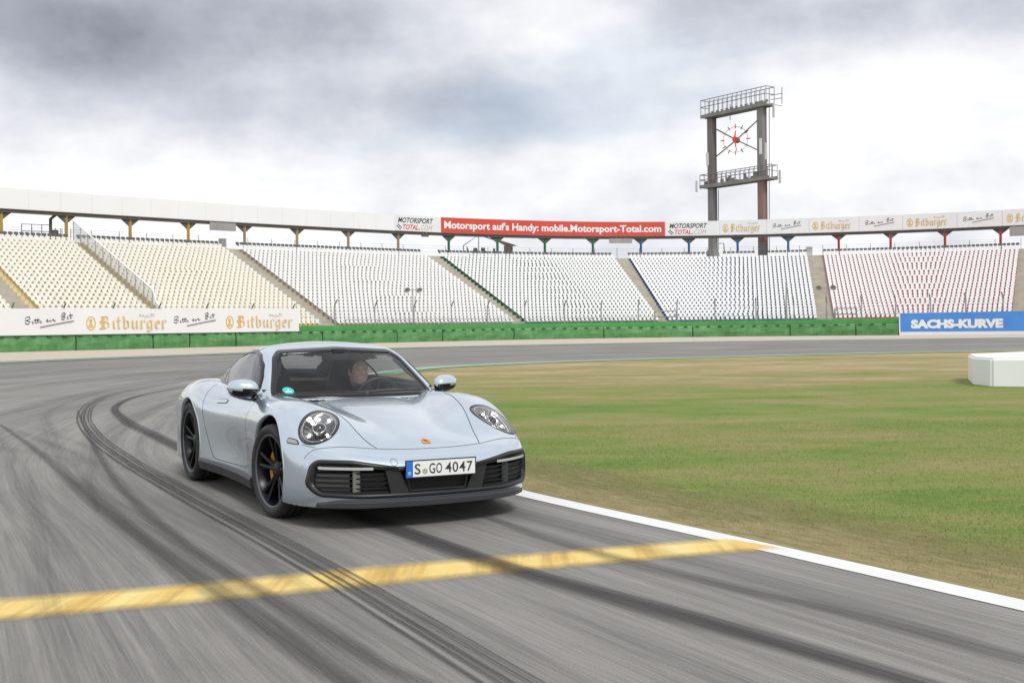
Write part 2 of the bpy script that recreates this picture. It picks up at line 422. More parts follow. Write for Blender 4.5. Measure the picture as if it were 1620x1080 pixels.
# yellow line and tyre marks
def m_marks(name, col, lo, hi, across, along, edge=0.12, amax=0.9):
    m = mat(name, col, 0.8); n = NT(m); uv = n.tc.outputs['UV']
    s = n.noise(n.mp(uv, (across, along, 1)), 1.0, 5, 0.7)
    sp = n.t.nodes.new('ShaderNodeSeparateXYZ'); n.link(uv, sp.inputs[0])
    e = n.math('MINIMUM', sp.outputs['X'], n.math('SUBTRACT', 1.0, sp.outputs['X']))
    e = n.ramp(e, [(0.0, 0.0), (edge, 1.0)], 'EASE')
    e2 = n.ramp(n.math('MINIMUM', sp.outputs['Z'], 1.0), [(0.0, 1.0), (1.0, 1.0)])
    a = n.math('MULTIPLY', n.ramp(s, [(lo, 0.0), (hi, amax)]), e)
    n.alpha(a); n.p.inputs['Specular IOR Level'].default_value = 0.2
    return m
M_SKID = m_marks('rubber mark', (0.034, 0.033, 0.035), 0.24, 0.66, 7.0, 0.14, 0.36, 0.86)
M_SKIDL = m_marks('faint rubber mark', (0.06, 0.058, 0.058), 0.34, 0.92, 9.0, 0.14, 0.48, 0.48)
M_SKIDM = m_marks('worn rubber mark', (0.04, 0.039, 0.04), 0.26, 0.75, 7.0, 0.14, 0.46, 0.74)
M_TREAD = m_marks('tread mark', (0.035, 0.035, 0.037), 0.20, 0.60, 3.0, 0.7, 0.42, 0.74)

def ribbon(pts, width, z, m, name='tyre_mark', label=None, taper=True):
    C = catmull([(*p, 0) for p in pts], 10)
    t = np.gradient(C[:, :2], axis=0); t /= np.hypot(t[:, 0], t[:, 1])[:, None]
    d = np.r_[0, np.cumsum(np.hypot(*np.diff(C[:, :2], axis=0).T))]
    V = []; UV = []; nn = len(C)
    for i in range(nn):
        w = width * (min(1, 0.25 + 3 * i / nn, 0.25 + 3 * (nn - 1 - i) / nn) if taper else 1)
        for s, u in ((-0.5, 0.0), (0.5, 1.0)):
            V.append((C[i, 0] + t[i, 1] * w * s, C[i, 1] - t[i, 0] * w * s, z)); UV.append((u, d[i]))
    F = [(2 * i, 2 * i + 1, 2 * i + 3, 2 * i + 2) for i in range(nn - 1)]
    o = mesh(name, V, F, m, track, uvs=UV)
    if o.data.polygons[0].normal.z < 0: o.data.flip_normals()
    if label: o['label'] = label
    return o

# yellow line (two edges read off the photograph, laid on the ground)
M_YEL = mat('worn yellow paint', (0.75, 0.48, 0.10), 0.7); n = NT(M_YEL)
uvn = n.tc.outputs['UV']; trk = n.tc.outputs['Object']
yr = (0, 0, math.radians(31))
w1 = n.noise(n.mp(trk, (15, 0.7, 1), rot=yr), 1.0, 5, 0.65); w2 = n.noise(n.mp(trk, (2.8, 0.3, 1), rot=yr), 1.0, 3, 0.6)
n.color(n.ramp(w2, [(0.35, (0.80, 0.52, 0.13)), (0.65, (0.86, 0.71, 0.30))]))
sp = n.t.nodes.new('ShaderNodeSeparateXYZ'); n.link(uvn, sp.inputs[0])
ed = n.ramp(n.math('ADD', n.math('MINIMUM', sp.outputs['X'], n.math('SUBTRACT', 1.0, sp.outputs['X'])), n.math('MULTIPLY', n.math('SUBTRACT', w1, 0.5), 0.10)), [(0.0, 0.0), (0.30, 1.0)])
wv = n.math('ADD', n.math('MULTIPLY', w1, 0.4), n.math('MULTIPLY', w2, 0.6))
n.alpha(n.math('MULTIPLY', n.ramp(wv, [(0.34, 0.45), (0.50, 0.90)]), ed)); n.p.inputs['Specular IOR Level'].default_value = 0.2
yu = catmull([(-4.6, 5.35, 0), (-3.6, 5.66, 0), (-2.67, 5.97, 0), (-2.07, 6.15, 0), (-1.46, 6.40, 0), (-0.78, 6.67, 0), (-0.05, 6.92, 0), (0.53, 7.12, 0), (1.32, 7.37, 0)], 8)
yl = catmull([(-4.3, 4.8, 0), (-3.3, 5.14, 0), (-2.43, 5.43, 0), (-1.9, 5.62, 0), (-1.33, 5.83, 0), (-0.72, 6.07, 0), (-0.05, 6.34, 0), (0.67, 6.61, 0), (1.66, 6.95, 0)], 8)
V = []; UV = []
for i in range(len(yu)):
    for a, u in ((yu[i], 0.0), (yl[i], 1.0)): V.append((a[0], a[1], 0.0058)); UV.append((u, i * 0.1))
yo = mesh('yellow_line', V, [(2 * i, 2 * i + 1, 2 * i + 3, 2 * i + 2) for i in range(len(yu) - 1)], M_YEL, track, uvs=UV)
if yo.data.polygons[0].normal.z < 0: yo.data.flip_normals()
yo['label'] = 'worn yellow line painted across the track'

_zi = [0]
def zz():
    _zi[0] += 1; return 0.0075 + 0.0013 * _zi[0]
A_ = [(1.5, 1.3), (0.75, 2.9), (-0.02, 4.42), (-0.85, 6.08), (-1.64, 7.59), (-2.68, 9.52), (-4.1, 12.24), (-5.47, 15.1), (-6.9, 18.6), (-8.1, 22.4), (-8.75, 26), (-8.6, 30)]
def shift(P, d):
    C = np.array([(*p, 0) for p in P], float); return [tuple(p[:2]) for p in offset_curve(C, d)]
for k in range(5):
    ribbon(shift(A_, -0.10 + 0.050 * k + (0.006 if k % 2 else -0.004)), (0.042, 0.032, 0.040, 0.030, 0.036)[k], zz(), M_TREAD, label='thin dark tread line of a curved tyre mark' if k == 0 else None)
ribbon(A_, 0.24, zz(), M_SKIDL)
ribbon([(2.6, 2.3), (1.95, 3.6), (1.49, 4.36), (1.05, 5.0), (0.57, 5.66), (-0.05, 6.51), (-0.45, 7.19), (-1.17, 8.45), (-2.2, 10.3), (-3.62, 12.9), (-4.6, 14.9), (-5.9, 17.6), (-7.2, 21), (-7.9, 25), (-7.7, 30)], 0.29, zz(), M_SKID, label='broad dark tyre mark running out from under the car')
PX = lambda L_: [at(*p) for p in L_]
ribbon([(0.2, 3.2)] + PX([(540, 1078), (440, 1010), (350, 945), (270, 890), (200, 835), (130, 775), (60, 715), (0, 672)]), 0.25, zz(), M_SKIDM, label='broad faded tyre mark on the left side of the track')
ribbon([(2.9, 3.3)] + PX([(1620, 1046), (1450, 1000), (1300, 962), (1150, 930), (1000, 893), (860, 852), (760, 815)]), 0.22, zz(), M_SKIDM, label='dark tyre mark close to the inside white line')
ribbon([(0.9, 3.0)] + PX([(660, 1079), (560, 1030), (450, 962), (360, 908), (290, 862), (230, 812), (180, 756), (145, 700), (122, 650)]), 0.17, zz(), M_SKIDM)
ribbon(PX([(700, 1079), (560, 985), (440, 905), (330, 825), (262, 772), (200, 735), (120, 700), (40, 672)]), 0.20, zz(), M_SKIDL)
ribbon([(2.0, 4.9), (1.25, 6.15), (0.5, 7.5), (-0.3, 9.0), (-1.4, 11.6)], 0.34, zz(), M_SKIDL)
ribbon([(1.1, 1.2), (0.2, 2.8), (-0.5, 4.2), (-1.1, 5.3), (-1.9, 6.8), (-2.9, 8.6), (-4.2, 11), (-6.0, 15), (-8, 20), (-9.3, 26)], 0.42, zz(), M_SKIDL)
ribbon([(-1.4, 3.8), (-2.3, 5.7), (-3.3, 8.0), (-4.7, 11.0), (-6.8, 15.2), (-10, 21)], 0.30, zz(), M_SKIDL)
ribbon([(-2.4, 4.1), (-3.3, 6.8), (-4.6, 10.0), (-6.8, 14.5), (-11, 22), (-14, 32)], 0.22, zz(), M_SKIDL)
ribbon([(-3.1, 8.6), (-3.9, 10.6), (-4.4, 12.0), (-5.6, 14.0), (-7.8, 17.2), (-10.5, 20)], 0.20, zz(), M_SKIDL)
ribbon([(-2.2, 9.4), (-3.6, 11.2), (-5.6, 13.2), (-8.4, 15.6), (-12, 18.5)], 0.14, zz(), M_SKIDL)
for k in range(9):
    a = random.uniform(0, 1)
    P = [(-4.6 - 0.5 * k + 1.2 * a + dx * (0.6 + 0.5 * a), 17 + 1.6 * k + dy) for dx, dy in ((1.6, -2.4), (0.9, -0.9), (-0.1, 1.0), (-0.8, 3.4), (-0.9, 6.5), (0.3, 10))]
    ribbon(P, random.uniform(0.12, 0.28), zz(), M_SKIDL)
mid_ = [(INN[i] * (1 - t) + OUTR[i] * t)[:2] for t in (0.18,) for i in range(100, 200, 8)]
for t, w in ((0.12, 0.8), (0.22, 1.6), (0.34, 1.2), (0.5, 2.2), (0.62, 1.3), (0.90, 3.2), (0.955, 1.0)):
    P = [tuple((INN[i] * (1 - t) + OUTR[i] * t)[:2]) for i in range(72, 199, 6)]
    ribbon(P, w, zz(), M_SKIDL)
P = [tuple((INN[i] * 0.06 + OUTR[i] * 0.94)[:2]) for i in range(80, 160, 6)]
ribbon(P, 1.8, zz(), M_SKID)

# ------------------------------------------------------------------ green barrier, banners on it
def m_barrier():
    m = mat('green barrier', (0.045, 0.30, 0.06), 0.45); n = NT(m); ob = n.tc.outputs['Object']
    f = n.noise(n.mp(ob, (0.5, 0.5, 1.6)), 1.0, 6, 0.62); g = n.noise(n.mp(ob, (3, 3, 0.8)), 1.0, 4, 0.7)
    n.color(n.ramp(n.math('ADD', n.math('MULTIPLY', f, 0.6), n.math('MULTIPLY', g, 0.4)), [(0.34, (0.055, 0.17, 0.05)), (0.50, (0.085, 0.25, 0.08)), (0.64, (0.14, 0.33, 0.13))]))
    n.bump(n.noise(n.mp(ob, (1.0, 1.0, 0.35)), 1.0, 3, 0.5), 0.9, 0.25)
    return m
M_BAR = m_barrier()
M_BARTOP = weathered('green wall paint', (0.09, 0.34, 0.09), (0.06, 0.26, 0.06), 0.55, 0.8)
M_DARK = weathered('dark joint', (0.03, 0.07, 0.03), (0.05, 0.10, 0.05), 0.8, 2.0)
bx, by = WALL.at(WALL.at_px(800, 0))
barrier = thing('tyre_barrier', 'long bright green tyre barrier curving in front of the grandstand', 'barrier', (float(bx), float(by), 0))
uA, uB = 6.0, WALL.L - 4.0
uBlue = WALL.at_px(1423, 0.0)
# covers: one wrapped panel between two joints each
joints_px = [-140, -20, 120, 242, 300, 373, 510, 628, 700, 813, 955, 1096, 1250, 1354, 1422]
ju = [WALL.at_px(p, 0.5) for p in joints_px]
def cover(u0, u1):
    n = max(3, int((u1 - u0) / 0.8)); V = []; F = []
    prof = [(0.0, -0.02), (0.05, 0.5), (0.0, 1.02), (-0.06, 1.12), (-1.0, 1.14), (-1.0, -0.02)]; k = len(prof)
    for i in range(n + 1):
        u = u0 + (u1 - u0) * i / n; e = min(i, n - i) / n
        for j, (o, z) in enumerate(prof):
            w = 0.05 * math.sin(u * 1.7 + j) + random.uniform(-0.03, 0.03)
            x, y = WALL.at(u, o + (w if j < 3 and e > 0 else 0)); V.append((float(x), float(y), z + (0.0 if j in (0, 5) else random.uniform(-0.012, 0.012))))
    for i in range(n):
        for j in range(k): F.append((i * k + j, i * k + (j + 1) % k, (i + 1) * k + (j + 1) % k, (i + 1) * k + j))
    F += [tuple(range(k)), tuple(n * k + j for j in reversed(range(k)))]
    return mesh('cover_panel', V, F, M_BAR, barrier)
prev = 2.0
for u in ju + []:
    if u - prev > 1.0: cover(prev + 0.06, u - 0.06)
    prev = u
strip('barrier_core', WALL, 2.0, uBlue - 0.3, [(-0.08, 0), (-0.08, 1.05), (-0.9, 1.05), (-0.9, 0)], M_DARK, barrier)
strip('rear_wall', WALL, 2.0, uBlue - 0.02, [(-1.15, 0), (-1.15, 1.62), (-1.5, 1.62), (-1.5, 0)], M_BARTOP, barrier)
mb = MB()                                                                     # lashings along the top edge
for u in np.arange(4, uBlue - 0.5, 1.15):
    x, y = WALL.at(u, 0.03); r = WALL.frame(u); mb.box((float(x), float(y), 1.06), (0.34, 0.10, 0.13), math.atan2(r.x, -r.y))
lash = mb.build('lashing', M_DARK, barrier); lash['kind'] = 'stuff'

# ------------------------------------------------------------------ lettering helpers (flat print cut as thin shapes)
def text2d(body, height, width=None, bold=0.0, shear=0.0, spacing=1.0):
    """(verts, faces) of a line of text, baseline-left at the origin, cap height = height"""
    c = bpy.data.curves.new('t', 'FONT'); c.body = body; c.size = 1.0; c.offset = bold; c.shear = shear
    c.space_character = spacing; c.resolution_u = 3; c.fill_mode = 'FRONT' if hasattr(c, 'fill_mode') else c.fill_mode
    o = bpy.data.objects.new('t', c); COL.objects.link(o)
    dg = bpy.context.evaluated_depsgraph_get(); dg.update()
    me = bpy.data.meshes.new_from_object(o.evaluated_get(dg))
    v = np.empty(len(me.vertices) * 3); me.vertices.foreach_get('co', v); v = v.reshape(-1, 3)[:, :2]
    f = [tuple(p.vertices) for p in me.polygons]
    bpy.data.objects.remove(o); bpy.data.curves.remove(c); bpy.data.meshes.remove(me)
    cap = 0.70 + 2 * bold
    k = height / cap; kx = k
    x0, x1 = v[:, 0].min(), v[:, 0].max()
    if width: kx = width / (x1 - x0)
    return np.c_[(v[:, 0] - x0) * kx, (v[:, 1] + bold) * k], f

def pen(strokes, nib, ang=40):
    """broad-nib pen strokes: each polyline swept by a slanted edge; returns (verts, faces, depth index)"""
    V = []; F = []; D = []; nx, ny = nib / 2 * math.cos(math.radians(ang)), nib / 2 * math.sin(math.radians(ang))
    for si, st in enumerate(strokes):
        for a, b in zip(st[:-1], st[1:]):
            i = len(V); V += [(a[0] - nx, a[1] - ny), (a[0] + nx, a[1] + ny), (b[0] + nx, b[1] + ny), (b[0] - nx, b[1] - ny)]
            F.append((i, i + 1, i + 2, i + 3)); D += [len(F)] * 4
    return np.array(V), F, D

def fan(pts):
    return np.array(pts), [tuple(range(len(pts)))]

def print_on(name, frame, items, m, parent, label=None, lift=0.012):
    """items: list of (verts2d, faces, u, v[, depth idx]); frame(u, v, out) gives a world point"""
    V = []; F = []
    for it in items:
        vs, fs, u0, v0 = it[:4]; D = it[4] if len(it) > 4 else None; b = len(V)
        for i, (x, y) in enumerate(vs): V.append(frame(u0 + x, v0 + y, lift + (0.0012 * D[i] if D else 0)))
        F += [tuple(b + i for i in f) for f in fs]
    o = mesh(name, V, F, m, parent)
    if label: o['label'] = label
    return o

def on_path(path, u_origin, off):
    def fr(u, v, outw):
        x, y = path.at(u_origin + u, off + outw); return (float(x), float(y), v)
    return fr

M_GOLD = weathered('gold print', (0.62, 0.40, 0.10), (0.72, 0.52, 0.22), 0.5, 1.2)
M_GOLDD = mat('dark gold print', (0.45, 0.27, 0.06), 0.5)
M_INK = mat('black print', (0.03, 0.03, 0.035), 0.6)
M_GREYINK = mat('grey print', (0.42, 0.42, 0.44), 0.6)
M_REDINK = mat('red print', (0.62, 0.05, 0.04), 0.6)
M_WINK = mat('white print', (0.82, 0.82, 0.82), 0.5)
M_BANNER = weathered('white vinyl', (0.80, 0.80, 0.79), (0.76, 0.765, 0.77), 0.5, 0.4)
M_FASCIA = weathered('white roof sheet', (0.86, 0.86, 0.86), (0.82, 0.825, 0.83), 0.5, 0.25)
M_RED = weathered('red vinyl', (0.66, 0.075, 0.045), (0.58, 0.065, 0.045), 0.45, 0.5)
M_BLUE = weathered('blue vinyl', (0.055, 0.24, 0.66), (0.08, 0.29, 0.70), 0.4, 0.5)

# blackletter brewery name drawn with a broad pen (unit x-height 0.62, cap 1.0)
def brewery(h):
    G = []; x = 0.0
    def put(st, w):
        nonlocal x
        for s in st: G.append([(x + p[0], p[1]) for p in s])
        x += w
    put([[(0.06, 0.93), (0.16, 1.0), (0.18, 0.90), (0.18, 0.10), (0.10, 0.0)], [(0.30, 0.97), (0.30, 0.05)], [(0.18, 0.97), (0.42, 1.0), (0.54, 0.86), (0.50, 0.66), (0.32, 0.54)],
         [(0.32, 0.54), (0.52, 0.50), (0.60, 0.34), (0.56, 0.10), (0.42, 0.0), (0.20, 0.06)], [(0.02, 0.04), (0.12, -0.04), (0.40, 0.02)], [(0.04, 0.60), (0.10, 0.52), (0.04, 0.40)]], 0.78)
    put([[(0.06, 0.58), (0.14, 0.66), (0.14, 0.08), (0.22, 0.0)], [(0.12, 0.86), (0.18, 0.92)]], 0.31)
    put([[(0.16, 0.96), (0.14, 0.84), (0.14, 0.08), (0.22, -0.01), (0.30, 0.05)], [(0.02, 0.64), (0.30, 0.66)]], 0.40)
    put([[(0.06, 0.98), (0.12, 0.92), (0.12, 0.08), (0.24, -0.02), (0.40, 0.08), (0.40, 0.54), (0.28, 0.64), (0.14, 0.56)]], 0.58)
    put([[(0.04, 0.58), (0.11, 0.65), (0.11, 0.10), (0.20, -0.01), (0.36, 0.08)], [(0.33, 0.60), (0.39, 0.65), (0.39, 0.08), (0.47, 0.0)]], 0.58)
    put([[(0.04, 0.58), (0.12, 0.65), (0.12, 0.07), (0.04, 0.0), (0.20, 0.0)], [(0.16, 0.56), (0.28, 0.66), (0.36, 0.58)]], 0.44)
    put([[(0.34, 0.60), (0.22, 0.64), (0.10, 0.54), (0.10, 0.12), (0.20, 0.02), (0.34, 0.10)], [(0.32, 0.62), (0.38, 0.66), (0.38, -0.14), (0.24, -0.26), (0.06, -0.18)]], 0.56)
    put([[(0.12, 0.34), (0.36, 0.42), (0.34, 0.58), (0.22, 0.65), (0.10, 0.54), (0.10, 0.12), (0.22, -0.01), (0.38, 0.08)]], 0.48)
    put([[(0.04, 0.58), (0.12, 0.65), (0.12, 0.07), (0.04, 0.0), (0.22, 0.0)], [(0.16, 0.56), (0.28, 0.66), (0.36, 0.58)]], 0.40)
    v, f, d = pen(G, 0.135, 38)
    return v * h, f, d, x * h

def slogan(w, h):
    """handwritten line 'Bitte ein Bit' rising to the right, with an underline"""
    G = [[(0.02, 0.0), (0.03, 0.62), (0.10, 0.70), (0.12, 0.50), (0.04, 0.34), (0.12, 0.22), (0.10, 0.02), (0.03, 0.05)],
         [(0.155, 0.32), (0.16, 0.08), (0.19, 0.10), (0.215, 0.52), (0.22, 0.10), (0.25, 0.14), (0.265, 0.55), (0.27, 0.12), (0.30, 0.26), (0.325, 0.32), (0.305, 0.16), (0.345, 0.18)], [(0.195, 0.38), (0.30, 0.42)],
         [(0.43, 0.28), (0.46, 0.40), (0.44, 0.44), (0.425, 0.30), (0.46, 0.24), (0.50, 0.36), (0.50, 0.26), (0.53, 0.30), (0.54, 0.40), (0.57, 0.42), (0.58, 0.30), (0.61, 0.34)],
         [(0.73, 0.42), (0.735, 0.98), (0.79, 1.04), (0.80, 0.86), (0.745, 0.74), (0.80, 0.62), (0.78, 0.44), (0.735, 0.46)], [(0.84, 0.74), (0.845, 0.52), (0.87, 0.54)], [(0.90, 1.0), (0.905, 0.56), (0.93, 0.60)], [(0.87, 0.80), (0.95, 0.84)],
         [(0.30, -0.28), (0.50, -0.10), (0.72, 0.10), (0.97, 0.28)]]
    v, f, d = pen([[(p[0] * w, p[1] * h) for p in s] for s in G], 0.07 * h + 0.02, 60)
    return v, f, d

def emblem(h):
    """oval emblem: gold ring, plain pale field and a plain bust shape (no face)"""
    ring = []; n = 22
    o_ = [(0.36 * math.cos(2 * math.pi * k / n), 0.5 + 0.52 * math.sin(2 * math.pi * k / n)) for k in range(n)]
    i_ = [(0.27 * math.cos(2 * math.pi * k / n), 0.5 + 0.42 * math.sin(2 * math.pi * k / n)) for k in range(n)]
    v = np.array(o_ + i_) * h; f = [(k, (k + 1) % n, n + (k + 1) % n, n + k) for k in range(n)]
    bust = np.array([(-0.20, 0.24), (-0.10, 0.18), (0.10, 0.18), (0.20, 0.24), (0.15, 0.38), (0.05, 0.44), (0.10, 0.58), (0.12, 0.72), (0.03, 0.82), (-0.12, 0.80), (-0.18, 0.66), (-0.10, 0.56), (-0.12, 0.44), (-0.18, 0.36)]) * h
    return (v, f), (bust, [tuple(range(len(bust)))])

# ------------------------------------------------------------------ grandstand
TOP = Path([(-84, 70), (-72, 82), (-60, 93.5), (-47.0, 106.0), (-31.0, 121.5), (-20, 131.2), (-10, 139.2), (0, 145.0), (8, 148.3), (16, 150.1), (26, 150.4), (37, 148.8), (48, 146.2), (59, 141.9), (70, 136.0), (84, 126.5)])
NROW, TREAD, RISE, Z0 = 24, 0.78, 0.35, 1.45
def row_off(k): return (NROW - k) * TREAD + 0.3                       # k = 0 bottom .. 24 the dark top row
def row_z(k): return Z0 + RISE * k
ax, ay = TOP.at(TOP.at_px(960, 9.5), 10.0)
stand = thing('grandstand', 'curved white seated grandstand with open roof band on coloured pillars', 'grandstand', (float(ax), float(ay), 0))
M_CONC = weathered('concrete', (0.50, 0.46, 0.38), (0.40, 0.37, 0.31), 0.85, 0.7)
M_CONC2 = weathered('grey concrete', (0.36, 0.35, 0.33), (0.27, 0.26, 0.25), 0.85, 0.6)
TERR = {'yellow': weathered('yellow terrace', (0.74, 0.62, 0.34), (0.62, 0.52, 0.31), 0.8, 1.0), 'tan': weathered('buff terrace', (0.50, 0.43, 0.34), (0.38, 0.34, 0.29), 0.8, 1.0),
        'green': weathered('green terrace', (0.05, 0.17, 0.09), (0.10, 0.20, 0.13), 0.8, 1.0), 'blue': weathered('blue terrace', (0.05, 0.14, 0.34), (0.08, 0.12, 0.22), 0.8, 1.0),
        'red': weathered('red terrace', (0.62, 0.15, 0.15), (0.52, 0.15, 0.15), 0.8, 1.0)}
def m_seat(name, c):
    m = mat(name, c, 0.4); n = NT(m); n.t.nodes.remove(n.tc)
    oi = n.t.nodes.new('ShaderNodeObjectInfo'); k = n.ramp(oi.outputs['Random'], [(0, 0.90), (1, 1.0)])
    n.color(n.mix(1.0, c, k, 'MULTIPLY')); return m
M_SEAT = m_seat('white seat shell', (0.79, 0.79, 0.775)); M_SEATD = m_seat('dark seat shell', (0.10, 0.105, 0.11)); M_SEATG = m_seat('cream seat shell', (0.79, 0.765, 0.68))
M_STEEL = weathered('galvanised steel', (0.42, 0.42, 0.42), (0.32, 0.32, 0.33), 0.5, 2.0, 0.5)

# section edges at the top row, as seen in the photograph
u_ = lambda px: TOP.at_px(px, 9.8)
uLaisle = None
def u_at_row(px, py):
    """arc length of the stand row seen at a photo pixel (search over rows)"""
    best = None
    for k in range(NROW + 1):
        u = TOP.at_px(px, row_z(k), row_off(k)); x, y = TOP.at(u, row_off(k)); q, r = proj(x, y, row_z(k))
        if best is None or abs(r - py) < best[0]: best = (abs(r - py), u, k)
    return best[1]
uY0 = u_at_row(30, 462)
SECT = [('yellow', uY0 - 2.1 - 30, uY0 - 2.1, 'cream'), ('yellow', uY0, u_(107), 'cream'), ('yellow', u_(107) + 0.75, u_(345), 'cream'), ('tan', u_(371), u_(665), 'white'),
        ('green', u_(691), u_(968), 'white'), ('blue', u_(992), u_(1277), 'white'), ('red', u_(1301), u_(1614), 'white'), ('red', u_(1614) + 2.0, u_(1614) + 24, 'white')]
stand_lo, stand_hi = SECT[0][1] - 1, SECT[-1][2] + 1

# terraces: one stepped shell per block
def stepped(u0, u1, dz=0.0, rows=(0, NROW + 1), extra=0.0):
    n = max(2, int((u1 - u0) / 1.5) + 1); us = np.linspace(u0, u1, n); prof = [(row_off(rows[0]) + TREAD * 0.5, 0.0)]
    for k in range(*rows):
        o = row_off(k); prof += [(o + TREAD * 0.5, row_z(k) + dz), (o - TREAD * 0.5, row_z(k) + dz)]
    prof += [(row_off(rows[1] - 1) - TREAD * 0.5 - 0.01, 0.0)]
    return us, prof
def terrace(u0, u1, m):
    us, prof = stepped(u0, u1); V = []; F = []; k = len(prof)
    for u in us:
        for (o, z) in prof: x, y = TOP.at(u, o); V.append((float(x), float(y), z))
    for i in range(len(us) - 1):
        for j in range(k): F.append((i * k + j, i * k + (j + 1) % k, (i + 1) * k + (j + 1) % k, (i + 1) * k + j))
    F += [tuple(range(k)), tuple((len(us) - 1) * k + j for j in reversed(range(k)))]
    return mesh('terrace', V, F, m, stand)
names_ = {'yellow': 'yellow painted terrace', 'tan': 'buff painted terrace', 'green': 'green painted terrace', 'blue': 'blue painted terrace', 'red': 'red painted terrace'}
for (c, a, b, sc) in SECT:
    t = terrace(a, b, TERR[c]); t['label'] = names_[c] + ' under the seats'
# aisles of broad concrete steps, each step a piece
for (sa, sb) in zip(SECT[:-1], SECT[1:]):
    a, b = sa[2], sb[1]
    narrow = (b - a) < 1.2; ov = -0.02 if narrow else 0.10
    for k in range(NROW + 1):
        o = row_off(k); V = []
        for z in (0.0 if k == 0 else row_z(k) - 0.42, row_z(k) + 0.03):
            for (u, oo_) in ((a - ov, o + TREAD / 2 + 0.015), (b + ov, o + TREAD / 2 + 0.015), (b + ov, o - TREAD / 2), (a - ov, o - TREAD / 2)):
                x, y = TOP.at(u, oo_); V.append((float(x), float(y), z))
        o_ = MB().hexa(V).build('step', TERR['yellow'] if narrow else M_CONC, stand)
# yellow edging on the left flank of the second yellow block
for k in range(NROW):
    o = row_off(k); V = []
    for z in (row_z(k) - 0.3, row_z(k) + 0.10):
        for (u, oo_) in ((uY0 - 0.30, o + TREAD / 2 + 0.02), (uY0 + 0.02, o + TREAD / 2 + 0.02), (uY0 + 0.02, o - TREAD / 2), (uY0 - 0.30, o - TREAD / 2)):
            x, y = TOP.at(u, oo_); V.append((float(x), float(y), z))
    MB().hexa(V).build('step_edging', TERR['yellow'], stand)

# seat shell: curved back, tapered towards the pan, tucked front lip; origin at the tread under the seat, +Y is towards the track
def seat_mesh(name, m):
    V = []; F = []
    cols = [-1, -0.6, 0, 0.6, 1]
    prof = [(0.195, -0.21, 0.83, 0.03), (0.226, -0.20, 0.78, 0.04), (0.222, -0.17, 0.66, 0.05), (0.150, -0.14, 0.54, 0.03), (0.135, -0.10, 0.46, 0.02), (0.16, 0.03, 0.42, 0.015), (0.175, 0.20, 0.44, 0.01), (0.15, 0.23, 0.36, 0.0)]
    for (hw, y, z, cv) in prof:
        for c in cols:
            V.append((c * hw, y + cv * c * c * (1 if z > 0.43 else 0), z + (cv * 0.8 * c * c if z < 0.5 else -0.03 * (abs(c) == 1) * (z > 0.75))))
    nc = len(cols)
    for i in range(len(prof) - 1):
        for j in range(nc - 1): F.append((i * nc + j, i * nc + j + 1, (i + 1) * nc + j + 1, (i + 1) * nc + j))
    b = len(V); V += [(x, y - 0.03, z - 0.005) for (x, y, z) in V]
    F += [tuple(reversed([i + b for i in f])) for f in F[:]]
    rim = [*range(nc)] + [i * nc + nc - 1 for i in range(1, len(prof))] + [(len(prof) - 1) * nc + j for j in reversed(range(nc - 1))] + [i * nc for i in reversed(range(1, len(prof) - 1))]
    for p, q in zip(rim, rim[1:] + rim[:1]): F.append((p, p + b, q + b, q))
    me = bpy.data.meshes.new(name); me.from_pydata(V, [], F); me.materials.append(m)
    me.polygons.foreach_set('use_smooth', np.ones(len(me.polygons), bool)); me.update()
    return me
SM = {'white': seat_mesh('seat', M_SEAT), 'dark': seat_mesh('dark_seat', M_SEATD), 'cream': seat_mesh('cream_seat', M_SEATG)}
# places of all seats
tower_gaps = [(1121, 1142), (1194, 1214), (1196, 1216)]
places = []
for (c, a, b, sc) in SECT:
    for k in range(NROW + 1):
        off = row_off(k)
        n = 60; uu = np.linspace(a, b, n); x, y = TOP.at(uu, off); ln = np.r_[0, np.cumsum(np.hypot(np.diff(x), np.diff(y)))]; Ltot = ln[-1]
        m_ = int((Ltot - 0.1) / 0.5)
        h1 = m_ // 2; ex = (Ltot - 0.02 - 0.5 * m_) / 12.0
        gap_ = [0.5 + (ex if abs(i - h1) < 6 else 0) for i in range(m_)]
        pos = list(0.26 + np.r_[0, np.cumsum(gap_[1:])])
        for p in pos:
            u = float(np.interp(p, ln, uu)); X, Y = TOP.at(u, off); X, Y = float(X), float(Y)
            if Y < 60: continue
            z = row_z(k)
            px, py = proj(X, Y, z + 0.5); px = float(px); py = float(py)
            if px < -900 or px > 2400: continue
            if k >= NROW - 1 and any(g0 < px < g1 for g0, g1 in tower_gaps): continue
            r = TOP.frame(u); rz = math.atan2(r.y, r.x) - math.pi / 2 + random.uniform(-0.015, 0.015)
            hidden = (px < 473 and py > 487) or py > 514
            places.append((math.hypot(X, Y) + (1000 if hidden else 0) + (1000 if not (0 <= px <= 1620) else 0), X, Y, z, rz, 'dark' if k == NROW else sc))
places.sort(key=lambda t: t[0])
inv_st = world_matrix(stand).inverted()
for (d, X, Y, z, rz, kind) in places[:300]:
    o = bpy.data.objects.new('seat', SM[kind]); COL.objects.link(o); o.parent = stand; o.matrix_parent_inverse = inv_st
    o.location = (X, Y, z); o.rotation_euler = (0, 0, rz)
